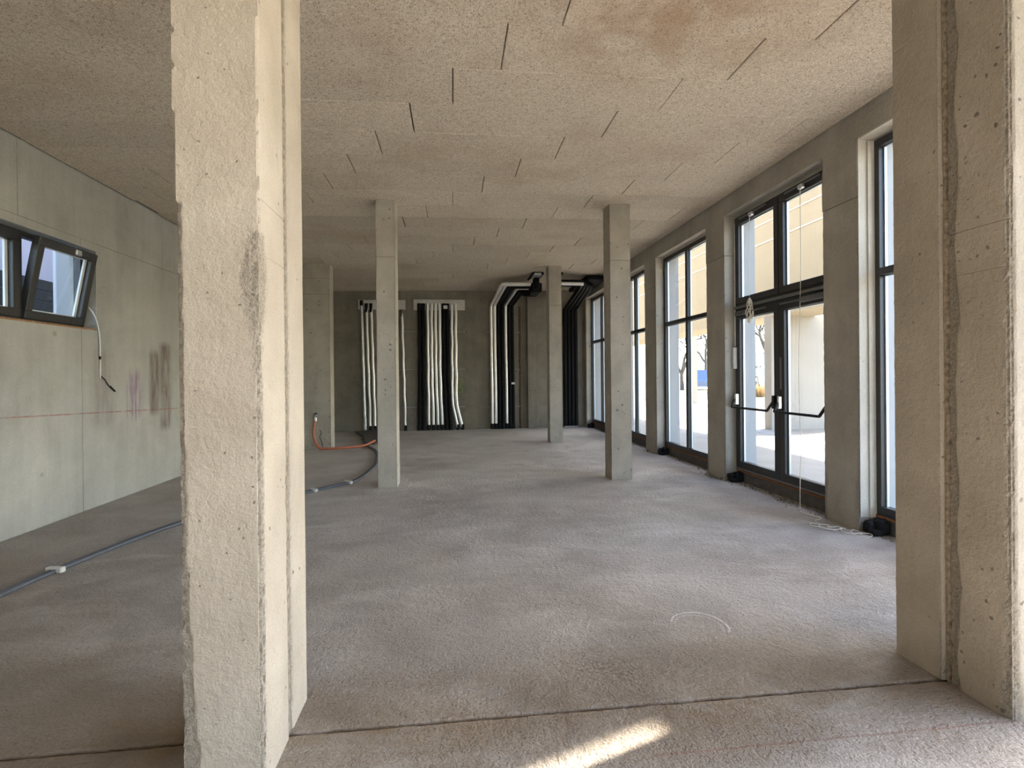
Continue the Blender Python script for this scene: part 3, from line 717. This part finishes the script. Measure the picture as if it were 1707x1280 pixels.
# crumbs of mortar along the facade foot
rb = random.Random(11); b = MB()
for j in range(520):
    y = rb.uniform(4.2, 15.0) if rb.random() < 0.5 else rb.uniform(4.2, 8); s = rb.uniform(0.004, 0.018) * (1 if rb.random() < .85 else 1.8)
    x = XR + 0.06 - abs(rb.gauss(0, 0.09)); 
    if any(a < y < b2 for a, b2 in OPEN): x += 0.08
    elif x > XR - 0.01: x = XR - 0.03 - rb.random() * 0.05
    if y < 5.15 and x < 3.95: continue
    q = [Vector((rb.uniform(-1, 1), rb.uniform(-1, 1), rb.uniform(-.6, .8))).normalized() * s for _ in range(4)]
    b.add([(x + v.x, y + v.y, max(0.0, 0.6 * s + v.z)) for v in q], [(0, 1, 2), (0, 2, 3), (0, 3, 1), (1, 3, 2)])
tag(b.build('mortar_rubble', 'rubble'), 'scattered mortar crumbs and debris along the window wall foot', 'rubble', kind='stuff')

# ------------------------------------------------------------------ foreground pillars (two halves each, joint between)
def pillar(name, label, x0, x1, near, far, dxf, low, mat):
    o = tag(empty(name, ((x0 + x1) / 2, 2.33, 0)), label, 'pillar', group='paired pillars at the expansion joint')
    rl = ((x0 + x1) / 2, 2.33, 0)
    ch = rough_block(x0, x1, near[0], near[1], 0.0, 4.0, 0.011, 0.013, 0.020, 0.008, top=lambda x: ceil_z(x) - 0.002, grooves=((2.225, 0.004, 0.004), (2.018, 0.004, 0.003)),
                     seed=x0 * 5, widen=low).build('near_half', mat, o, rel=rl)
    rough_block(x0 + dxf[0], x1 + dxf[1], far[0], far[1], 0.0, 4.0, 0.012, 0.014, 0.010, 0.005, top=lambda x: ceil_z(x) - 0.002, grooves=((3.305, 0.004, 0.004),),
                seed=x0 * 3 + 9).build('far_half', mat, o, rel=rl)
    rough_block(x0 + 0.009, x1 - 0.009, near[1] - 0.01, far[0] + 0.01, 0.0, 4.0, 0.012, 0.015, 0.01, 0.008, seed=x0, wob=0.006).build('joint_filler', 'foam_joint', o, rel=rl)
    return o
def low_left(ci, z):        # broken corners: left front corner towards the foot, right front corner at mid height
    if ci == 0: return 0.045 * max(0, 1.1 - z) * (0.8 + fb(z, 2, 1, 5)) + (0.012 if z < 2.2 else -0.018)
    if ci == 1: return 0.05 * math.exp(-((z - 1.93) / 0.16) ** 2) + (0.012 if z < 2.1 else -0.018)
    return 0.0
def low_right(ci, z):
    if ci == 0: return 0.012 + 0.03 * max(0, 0.7 - z)
    if ci == 3: return 0.035 + 0.03 * max(0, 0.3 + fb(z, 1, 1, 3))
    return 0.0
pillar('concrete_pillar', 'beige concrete pillar in the left foreground with chipped corners', -1.022, -0.716, (2.042, 2.335), (2.372, 2.605), (0.0, 0.0), low_left, 'pillar_concrete')
pillar('concrete_pillar', 'shade-darkened concrete pillar at the right edge with ragged vertical joint', 2.44, 2.78, (2.015, 2.318), (2.336, 2.613), (-0.015, 0.0), low_right, 'pillar_concrete_shaded')

# ------------------------------------------------------------------ inner columns
def column(label, x0, x1, y0, y1, zj, seed, extra_z=()):
    o = tag(empty('concrete_column', ((x0 + x1) / 2, (y0 + y1) / 2, 0)), label, 'column', group='slender columns of the hall')
    rl = ((x0 + x1) / 2, (y0 + y1) / 2, 0)
    lifts = [0.0] + list(zj) + [None]
    for i in range(len(lifts) - 1):
        a, b_ = lifts[i], lifts[i + 1]
        last = b_ is None
        rough_block(x0, x1, y0, y1, a + (0.003 if i else 0), (4.0 if last else b_ - 0.003), 0.025, 0.04, 0.012, 0.004, seed=seed + i,
                    top=(lambda x: ceil_z(x) - 0.002) if last else None).build('column_lift', 'column_concrete', o, rel=rl)
        if not last: MB().box(x0 + 0.008, x1 - 0.008, y0 + 0.008, y1 - 0.008, b_ - 0.006, b_ + 0.006).build('pour_joint', 'joint_filler', o, rel=rl)
    return o
column('pale concrete column left of centre, beside the white pipe', -1.062, -0.79, 7.41, 7.76, (3.235,), 1.0)
column('concrete column right of centre, in front of the facade windows', 2.31, 2.63, 7.41, 7.75, (3.24,), 2.0)
column('farther slim concrete column beside the ceiling pipework', 2.205, 2.51, 11.74, 12.06, (3.17,), 3.0)
column('wide concrete column at the left with a tap and orange hose', -3.21, -2.64, 11.60, 11.95, (3.36, 3.70), 4.0)

# ------------------------------------------------------------------ tap and hose
b = MB(); b.tube([(-2.938, 11.60, 0.735), (-2.938, 11.545, 0.735)], 0.032, 12); b.tube([(-2.938, 11.545, 0.735), (-2.938, 11.50, 0.73), (-2.938, 11.49, 0.66)], 0.018, 8)
tap = tag(b.build('water_tap', 'chrome', None, (-2.938, 11.6, 0.735), rel=(-2.938, 11.6, 0.735)), 'small chrome tap on the wide column', 'tap')
b = MB(); b.bevbox(-2.97, -2.91, 11.52, 11.55, 0.76, 0.79, 0.006); b.build('tap_handle', 'dark_gasket', tap, rel=(-2.938, 11.6, 0.735))
b = MB(); b.tube(smooth_path([(-2.938, 11.49, 0.67), (-2.965, 11.47, 0.5), (-2.97, 11.46, 0.32), (-2.92, 11.46, 0.14), (-2.83, 11.46, 0.04), (-2.68, 11.48, 0.025), (-2.40, 11.55, 0.025),
                              (-2.1, 11.68, 0.03), (-1.92, 11.85, 0.05), (-1.79, 12.10, 0.10)], 8), 0.025, 10)
hose = tag(b.build('garden_hose', 'hose_orange', None, (-2.4, 11.5, 0), rel=(-2.4, 11.5, 0)), 'orange hose running from the tap across the floor', 'hose')
b = MB(); b.tube([(-2.938, 11.49, 0.62), (-2.938, 11.49, 0.70)], 0.03, 10); b.build('hose_collar', 'galvanised', hose, rel=(-2.4, 11.5, 0))
b = MB(); b.tube(smooth_path([(-2.86, 11.52, 0.42), (-2.83, 11.55, 0.36), (-2.87, 11.56, 0.27), (-2.82, 11.54, 0.15), (-2.80, 11.52, 0.05)], 6), 0.006, 6)
tag(b.build('tap_cable', 'black_rubber', None, (-2.8, 11.52, 0), rel=(-2.8, 11.52, 0)), 'short dark cable dangling by the orange hose', 'cable')

# ------------------------------------------------------------------ conduits on the floor
def ground_run(pts, r, off):
    P = smooth_path(pts, 8); out = []
    for i, q in enumerate(P):
        t = (P[min(i + 1, len(P) - 1)] - P[max(i - 1, 0)]); n = Vector((-t.y, t.x, 0)).normalized()
        out.append(q + n * off + Vector((0, 0, r)))
    return out
path = [(-3.35, 2.6, 0), (-3.27, 3.6, 0), (-3.21, 4.52, 0), (-2.94, 5.82, 0), (-2.42, 6.75, 0), (-1.99, 7.20, 0), (-1.76, 7.48, 0), (-1.51, 7.80, 0), (-1.42, 8.15, 0), (-1.37, 9.2, 0), (-1.46, 10.2, 0), (-1.64, 11.1, 0), (-1.95, 11.95, 0), (-2.26, 13.2, 0)]
root = tag(empty('floor_conduit', (-2.9, 5.8, 0)), 'pair of grey electrical conduits clipped along the left floor', 'conduit')
for s_, r in ((0.018, 0.016), (-0.018, 0.016)):
    P = ground_run(path, r, s_); b = MB()
    b.tube(P, r, 10); b.build('conduit_pipe', 'conduit_grey', root, rel=(-2.9, 5.8, 0))
for (x, y, an) in ((-3.20, 4.56, 1.40), (-1.90, 7.30, 0.85), (-1.53, 7.76, 0.95), (-2.6, 6.45, 1.05)):
    b = MB(); b.bevbox(-0.025, 0.025, -0.07, 0.07, 0.0, 0.045, 0.008)
    o = b.build('conduit_clip', 'board_white', root, (x + 2.9, y - 5.8, 0)); o.rotation_euler = (0, 0, an)
b = MB(); mv = [(-2.72, 14.80, .03), (-2.42, 13.95, .02), (-2.30, 13.60, .035), (-2.03, 12.30, .02), (-1.80, 12.08, .015), (-1.62, 12.6, .02), (-1.78, 13.9, .05), (-2.05, 14.85, .08)]
b.add(mv + [(x, y, z + 0.02) for x, y, z in mv], [tuple(range(7, -1, -1)), tuple(range(8, 16))] + [(i, (i + 1) % 8, 8 + (i + 1) % 8, 8 + i) for i in range(8)])
tag(b.build('felt_mat', 'felt_dark', None, (-2.1, 13.5, 0), rel=(-2.1, 13.5, 0)), 'dark felt mat lying at the foot of the left pipes', 'mat')

# ------------------------------------------------------------------ heating pipes on the back wall
YP = YB - 0.085
def vpipe(name, mat, path, r, label, group, cat='pipe', foot='black_rubber', foot_h=0.16, topcap=None):
    base = (path[0][0], path[0][1], 0)
    o = MB(); o.tube(path, r, 12)
    p_ = tag(o.build(name, mat, None, base, rel=base), label, cat, group=group)
    if foot:
        f = MB(); x, y, z = path[0]; f.tube([(x, y, 0.0), (x, y, foot_h)], r * 1.12, 12); f.build('foot_sleeve', foot, p_, rel=base)
    if topcap:
        f = MB(); x, y, z = path[-1]; f.tube([(x, y, z - topcap[1]), (x, y, z + 0.03)], r * 1.15, 12); f.build('top_sleeve', topcap[0], p_, rel=base)
    return p_
ORD = ['first', 'second', 'third', 'fourth', 'fifth', 'sixth', 'seventh', 'eighth', 'ninth', 'tenth']
def wav(x0, x1, z0, z1, a=0.006):
    n = 14; return [(x0 + (x1 - x0) * i / n + a * math.sin(i * 1.9 + x0 * 7), YP + a * math.cos(i * 1.3 + x0), z0 + (z1 - z0) * i / n) for i in range(n + 1)]
# left group: one galvanised, three white
gp = vpipe('wall_pipe', 'galvanised', wav(-2.50, -2.565, 0.02, 3.60, 0.0), 0.044, 'galvanised steel pipe with a silver foot collar, leftmost on the back wall', 'left pipe group', foot='galvanised', foot_h=0.42)
b = MB(); b.tube([(-2.60, YP, 3.66), (-2.53, YP, 3.66)], 0.085, 12); b.build('valve', 'black_foam', gp, rel=(-2.50, YP, 0))
vpipe('wall_pipe', 'white_pipe', wav(-2.35, -2.43, 0.02, 3.62), 0.036, 'white pipe with black ends next to the galvanised pipe', 'left pipe group', topcap=('black_foam', 0.22))
vpipe('wall_pipe', 'white_pipe', wav(-2.215, -2.30, 0.02, 3.62), 0.036, 'white pipe just left of the pale central column', 'left pipe group', topcap=('black_foam', 0.22))
vpipe('wall_pipe', 'white_pipe', wav(-1.365, -1.44, 0.02, 3.45, 0.008), 0.034, 'single white pipe just right of the pale central column', 'left pipe group', topcap=('board_dark', 0.18))
# middle group of ten
X2 = [-0.948, -0.837, -0.708, -0.596, -0.483, -0.362, -0.25, -0.14, -0.02, 0.095]
XB = [-0.975, -0.84, -0.70, -0.565, -0.435, -0.315, -0.19, -0.07, 0.13, 0.265]
C2 = ['b', 'b', 'w', 'w', 'w', 'w', 'b', 'b', 'w', 'w']
for i in range(10):
    xt, xb = X2[i], XB[i]
    knee = 0.70
    if i >= 8:
        pth = [(xb, YP, 0.02), (xb - 0.012, YP, 0.10), (xt + 0.055, YP, 0.52), (xt + 0.015, YP, 0.70), (xt + 0.004, YP, 0.85)] + [(xt + 0.008 * math.sin(k * 1.7 + i), YP, 0.85 + 2.8 * k / 12) for k in range(1, 13)]
    else:
        pth = [(xb, YP, 0.02)] + [(xb + (xt - xb) * min(1.0, k / 6) + 0.005 * math.sin(k * 1.7 + i), YP, 0.02 + 3.64 * k / 14) for k in range(1, 15)]
    black = C2[i] == 'b'
    what = 'black insulated pipe' if black else ('white pipe kinked at its foot' if i >= 8 else 'white pipe')
    vpipe('wall_pipe', 'black_foam' if black else 'white_pipe', pth, 0.052 if black else 0.042,
          '%s, %s from the left under the middle pipe board' % (what, ORD[i]), 'middle pipe group')
# right group: rises, slants to the ceiling and runs to the black box
X3 = [1.125, 1.232, 1.337, 1.444, 1.551, 1.655, 1.745]
C3 = ['w', 'w', 'b', 'b', 'w', 'b', 'b']
for i in range(7):
    x = X3[i]; zc = 3.87 - (0.0 if i < 2 else 0.03 * (i - 1) * 0.5); yc = 12.98 + 0.085 * i; xc = x + 0.12
    pth = [(x + 0.01, YP, 0.02), (x + 0.01, YP, 1.2), (x, YP, 2.4), (x, YP, 3.55), (x + 0.003, YP - 0.03, 3.63)] + \
          [(x + 0.003 + (xc - x) * t, YP - 0.03 + (yc + 0.12 - YP + 0.03) * t, 3.63 + (zc - 3.63) * t) for t in (0.1, 0.4, 0.7, 0.95)] + \
          [(xc + 0.03, yc + 0.03, zc), (xc + 0.12, yc, zc), (2.0, yc, zc)]
    vpipe('wall_pipe', 'white_pipe' if C3[i] == 'w' else 'black_foam', pth, 0.043 if C3[i] == 'w' else 0.05,
          '%s bending onto the ceiling, %s from the left beside the pilaster' % ('white pipe' if C3[i] == 'w' else 'black insulated pipe', ORD[i]), 'right pipe group')
b = MB(); b.bevbox(1.70, 1.80, YP - 0.07, YP - 0.05, 1.30, 1.36, 0.006)
tag(b.build('pipe_marker', 'white_plastic', None, (1.75, YP, 1.33), rel=(1.75, YP, 1.33)), 'small white clip on a black pipe beside the pilaster', 'clip')
# pipes right of the far column
X4 = [3.32, 3.43, 3.54, 3.65]
for i, x in enumerate(X4):
    zc = 3.86; yc = 12.6 + 0.12 * i
    pth = [(x, YP, 0.02), (x, YP, 1.8), (x, YP, 3.5)] + [(x - 0.08 * t, YP + (yc - YP) * t, 3.5 + (zc - 3.5) * t) for t in (0.15, 0.5, 0.85)] + [(x - 0.12, yc - 0.03, zc), (x - 0.3, yc - 0.05, zc), (2.55, yc - 0.05, zc)]
    vpipe('wall_pipe', 'black_foam', pth, 0.055, 'black insulated riser in the dark far right corner, %s from the left' % ORD[i], 'corner pipe group', foot='galvanised', foot_h=0.05)
b = MB(); b.tube([(2.40, 12.45, 3.80), (3.22, 12.50, 3.80)], 0.042, 10)
tag(b.build('ceiling_pipe', 'white_pipe', None, (2.8, 12.5, 3.8), rel=(2.8, 12.5, 3.8)), 'short white pipe under the ceiling right of the far column', 'pipe')
b = MB(); b.bevbox(3.35, 3.88, 12.7, 14.7, 3.955, 4.06, 0.02)
tag(b.build('insulated_duct', 'black_foam', None, (3.45, 13.5, 3.84), rel=(3.45, 13.5, 3.84)), 'flat black insulated duct under the ceiling in the far right corner', 'duct')
# black insulated box on straps
rl = (2.12, 12.95, 3.6)
bx_ = tag(empty('manifold_box', rl), 'black insulated manifold hanging from the ceiling by the far column', 'manifold')
MB().bevbox(1.98, 2.26, 12.9, 13.75, 3.66, 3.90, 0.03).build('box_body', 'black_foam', bx_, rel=rl)
MB().bevbox(2.02, 2.17, 12.75, 12.95, 3.72, 4.0, 0.03).build('box_neck', 'black_foam', bx_, rel=rl)
for x in (1.93, 2.16): MB().bevbox(x, x + 0.05, 12.35, 13.2, 4.0, 4.05, 0.006).build('hanger_rail', 'black_rubber', bx_, rel=rl)
for x in (1.955, 2.185):
    b = MB(); b.tube([(x, 13.05, 3.88), (x, 13.05, 4.02)], 0.008, 6); b.build('threaded_rod', 'galvanised', bx_, rel=rl)
MB().bevbox(1.97, 2.17, 12.4, 12.72, 3.99, 4.04, 0.004).build('cover_plate', 'galvanised', bx_, rel=rl)
b = MB(); b.tube(smooth_path([(1.75, 13.6, 3.80), (1.9, 13.45, 3.70), (2.05, 13.3, 3.70)], 6), 0.07, 10); b.build('elbow', 'black_foam', bx_, rel=rl)
hr = tag(MB().bevbox(2.62, 2.67, 12.3, 13.1, 4.0, 4.045, 0.006).build('ceiling_rail', 'black_rubber', None, (2.64, 12.7, 4.0), rel=(2.64, 12.7, 4.0)), 'short black mounting rail on the ceiling right of the far column', 'rail')

# pipe boards at the top
b = MB().bevbox(-2.675, -1.345, YB - 0.03, YB - 0.001, 3.485, 3.765, 0.004)
tag(b.build('pipe_board', 'board_white', None, (-2.0, YB, 3.485), rel=(-2.0, YB, 3.485)), 'white board above the left pipes, partly behind the column', 'board', group='pipe boards')
b = MB().bevbox(-1.112, 0.365, YB - 0.03, YB - 0.001, 3.478, 3.785, 0.004)
tag(b.build('pipe_board', 'board_white', None, (-0.4, YB, 3.485), rel=(-0.4, YB, 3.485)), 'white board above the middle group of pipes', 'board', group='pipe boards')
b = MB().bevbox(-0.255, -0.14, YP - 0.075, YP - 0.06, 3.50, 3.60, 0.003)
tag(b.build('paper_tag', 'white_plastic', None, (-0.2, YP, 3.5), rel=(-0.2, YP, 3.5)), 'small white tag on the black pipes of the middle group', 'tag')
# fixing rails
def rail(x0, x1, z, label):
    o = MB().bevbox(x0, x1, YB - 0.028, YB, z - 0.016, z + 0.016, 0.003).build('fixing_rail', 'board_dark', None, (x0, YB, z), rel=(x0, YB, z))
    tag(o, label, 'rail', group='pipe fixing rails')
    n = int((x1 - x0) / 0.052); d = None
    for i in range(n):
        x = x0 + 0.03 + i * 0.052
        mb = MB().box(-0.014, 0.014, -0.004, 0, -0.011, 0.011)
        if d is None: q = mb.build('rail_rib', 'board_white', o); d = q.data
        else: q = bpy.data.objects.new('rail_rib', d); COL.objects.link(q); q.parent = o
        q.location = (x - x0, -0.028, 0)
for z, nm in ((2.85, 'top'), (1.76, 'middle'), (0.665, 'bottom')):
    rail(-1.50, 0.42, z, '%s perforated fixing rail behind the middle pipes' % nm)
    rail(0.98, 1.98, z - 0.02, '%s perforated fixing rail behind the bent right pipes' % nm)
# lime spray numeral 8 on the back wall
def loop8(cx, cz, r):
    p = []
    for i in range(33):
        t = 2 * math.pi * i / 32
        p.append((cx + r * 0.75 * math.sin(2 * t) , YB - 0.004, cz + r * 2.0 * math.cos(t)))
    return p
b = MB(); b.tube(loop8(0.20, 1.28, 0.10), 0.009, 5)
tag(b.build('spray_mark', 'lime_paint', None, (0.2, YB, 1.28), rel=(0.2, YB, 1.28)), 'lime green sprayed figure eight on the back wall', 'graffiti')

# ------------------------------------------------------------------ outside: ground, opposite building, trees
def struct(b, name, mat, label, cat, kind='structure'): return tag(b.build(name, mat), label, cat, kind=kind)
struct(MB().box(-60, 160, -60, 200, -0.60, -0.35), 'ground', 'lawn', 'pale winter grass ground outside', 'ground')
pv = struct(MB().box(XO - 0.02, 14.0, -30, 60, -0.34, GROUND), 'pavement', 'paving', 'pale paved yard outside the windows', 'pavement')
for x0, x1 in ((7.30, 7.62), (9.9, 10.2)):  # shadow bands across the yard, put in as darker coloured strips
    MB().box(x0, x1, -20, 59, GROUND - 0.02, GROUND + 0.004).build('shadow_strip', 'paving_shadow', pv)
struct(MB().box(14.0, 24.0, -30, 120, -0.34, 0.06), 'verge', 'lawn', 'strip of pale grass beyond the paved yard', 'grass')
struct(MB().box(24.0, 33.0, -30, 150, -0.34, 0.03), 'road', 'asphalt', 'grey road running beyond the grass', 'road')
struct(MB().box(33.0, 140.0, -30, 190, -0.34, 0.05), 'field', 'lawn', 'pale grass field beyond the road', 'grass')
struct(MB().box(XL - 40, XO, -40, YN - 0.001, -0.34, -0.02), 'terrace', 'paving', 'paved terrace behind the building', 'pavement')
struct(MB().box(-60, XL - 0.31, -6.99, 40, -0.34, 0.0), 'side_yard', 'paving', 'paved side yard beyond the left wall', 'pavement')
# opposite building on piers: upper storey solid; unseen step and near end shaped for the sun strip
YE = 5.20
ob = MB(); ob.box(8.0, 9.2, YE, 34, 3.0, 8.45); ob.box(8.0, 9.2, 4.2, YE, 3.0, 6.35)
arc = tag(ob.build('opposite_building', 'plaster_cream'), 'cream rendered building on piers across the yard', 'building')
for y0, y1 in ((12.25, 12.55), (4.2, 4.5), (33.6, 34.0)):
    MB().box(8.0, 11.2 if y0 == 12.25 else 9.2, y0, y1, GROUND, 3.0).build('pier_wall', 'plaster_pale', arc)
MB().box(11.66, 11.92, 24.2, 24.5, GROUND, 3.6).build('slim_post', 'plaster_pale', arc)
MB().box(7.9, 12.0, 24.15, 24.55, 3.6, 3.9).build('post_beam', 'plaster_pale', arc)
for z in (4.9, 5.4): MB().box(7.985, 8.0, 4.2, 34, z, z + 0.03).build('render_joint', 'board_white', arc)

rt = random.Random(5)
def tree(x, y, h, label, seed):
    rt.seed(seed); tb = MB(); br = MB()
    def grow(p, d, ln, r, depth, mb):
        n = 4; pts = [p]; rs = [r]; q = p.copy(); dd = d.copy()
        for i in range(n):
            dd = (dd + Vector((rt.gauss(0, .13), rt.gauss(0, .13), rt.gauss(0.03, .08)))).normalized()
            q = q + dd * ln / n; pts.append(q.copy()); rs.append(r * (1 - 0.45 * (i + 1) / n))
        mb.tube(pts, r, 6 if depth < 2 else 4, cap=False, rs=rs)
        if depth >= 5: return
        k = 3 if depth < 4 else 2
        for j in range(k):
            t = pts[-1] if j == 0 else pts[rt.randint(2, n)]
            ax = Vector((rt.gauss(0, 1), rt.gauss(0, 1), rt.gauss(0.25, .5))).normalized()
            nd = (dd * 0.75 + ax * 0.75).normalized()
            grow(t.copy(), nd, ln * rt.uniform(0.62, 0.85), r * 0.64, depth + 1, br)
    grow(Vector((0, 0, 0)), Vector((0, 0, 1)), h * 0.30, h * 0.020, 0, tb)
    o = tag(tb.build('bare_tree', 'bark', None, (x, y, 0.05)), label, 'tree', group='bare trees across the road')
    br.build('branches', 'bark', o)
def at(px, py, Y):
    d = (r3 * ((px - 853.5) / F_PX) - u3 * ((py - 628.64) / F_PX) + f2); t = Y / d.y
    return Vector((0, 0, CAM_H)) + d * t
for px, Y, h, lb, sd_ in ((1283, 42, 10.5, 'bare tree seen through the left door leaf', 21), (1137, 46, 10, 'bare leaning tree seen through the left pane of the second window', 4),
                          (1178, 64, 13, 'bare spreading tree seen through the right pane of the second window', 9), (1262, 72, 13, 'farther bare tree behind the parked car', 33)):
    q = at(px, 640, Y); tree(q.x, q.y, h, lb, sd_)
def car(px, Y, mat, label, tall=False):
    q = at(px, 640, Y); o = tag(empty('parked_car', (q.x, q.y, 0.05)), label, 'car', group='parked cars'); o.rotation_euler = (0, 0, 1.1)
    h = 1.9 if tall else 1.42
    prof = [(-2.1, .35), (2.1, .35), (2.15, .75), (1.9, .95), (1.1, 1.0), (.5, h), (-1.3, h), (-1.95, 1.0), (-2.15, .8)]
    b = MB(); n = len(prof)
    b.add([(x, -.85, z) for x, z in prof] + [(x, .85, z) for x, z in prof], [tuple(range(n)), tuple(range(2 * n - 1, n - 1, -1))] + [(i, n + i, n + (i + 1) % n, (i + 1) % n) for i in range(n)])
    b.build('car_body', mat, o)
    for s_ in (-1, 1):
        MB().box(-1.2, 0.45, s_ * .86 - .01, s_ * .86 + .01, 1.02, h - .1).build('side_window', 'dark_glass', o)
        for x in (-1.35, 1.35):
            w = MB(); w.tube([(x, s_ * .75, .33), (x, s_ * .92, .33)], .33, 14); w.build('wheel', 'tyre', o)
car(1277, 53, 'car_paint', 'silver parked car seen through the left door leaf')
car(1172, 47, 'van_blue', 'blue van seen through the second window', True)
q = at(1263, 640, 36); sg = tag(empty('road_sign', (q.x, q.y, 0.05)), 'pale blue sign boards on a post seen through the left door leaf', 'sign')
MB().box(-.06, .06, -.06, .06, 0, 3.0).build('sign_post', 'grey_metal', sg)
MB().bevbox(-.75, .75, -.10, -.06, 2.05, 2.95, .02).build('sign_board', 'sign_blue', sg); MB().bevbox(-.7, .7, -.10, -.06, 1.3, 1.9, .02).build('sign_board', 'sign_blue', sg)
sg.rotation_euler = (0, 0, -0.5)
q = at(1266, 650, 31); b = MB(); rg = random.Random(8)
for i in range(420):
    a = rg.uniform(0, 6.283); r = rg.uniform(0, .25); e = rg.uniform(.15, 1.35); ln = rg.uniform(.7, 1.15); d = Vector((math.cos(a) * math.cos(e), math.sin(a) * math.cos(e), math.sin(e)))
    p0 = Vector((r * math.cos(a), r * math.sin(a), 0)); p1 = p0 + d * ln * .6; p2 = p0 + d * ln + Vector((0, 0, -.12)); sd2 = Vector((-math.sin(a), math.cos(a), 0)) * .025
    b.add([p0 - sd2, p0 + sd2, p1 + sd2, p1 - sd2, p2], [(0, 1, 2, 3), (3, 2, 4)])
tag(b.build('ornamental_grass', 'dry_grass', None, (q.x, q.y, 0.05)), 'round tan clump of dried ornamental grass across the yard', 'plant')
struct(MB().box(XL - 0.3, -0.5, -4.5, YB + 0.25, 4.45, 12.5).box(XL - 0.3, -0.5, YB + 0.26, 32, -0.2, 12.5), 'shade_block', 'slab_concrete', 'unseen block added above and behind the hall to shade the side yard', 'building')  # unseen mass added to keep the sun off the side yard
# outside the left window: neighbour wall, dark cladding, white post
nb = tag(MB().box(-10.6, -10.3, 0, 40, 0, 7.0).build('neighbour_wall', 'lavender_render'), 'pale lavender rendered wall outside the left window', 'wall')
cl = tag(empty('cladding_fence', (-9.5, 12, 0)), 'dark boarded fence outside the left window', 'fence')
for i in range(16):
    MB().bevbox(-0.02, 0.02, -5.5, 5.0, 0.02 + i * 0.242, 0.02 + i * 0.242 + 0.2415, 0.008).build('board', 'dark_cladding', cl)
pt = tag(MB().bevbox(-8.06, -8.0, 11.5, 11.93, 0, 5.5, 0.01).build('white_post', 'white_plastic'), 'white square post outside the left window', 'post')
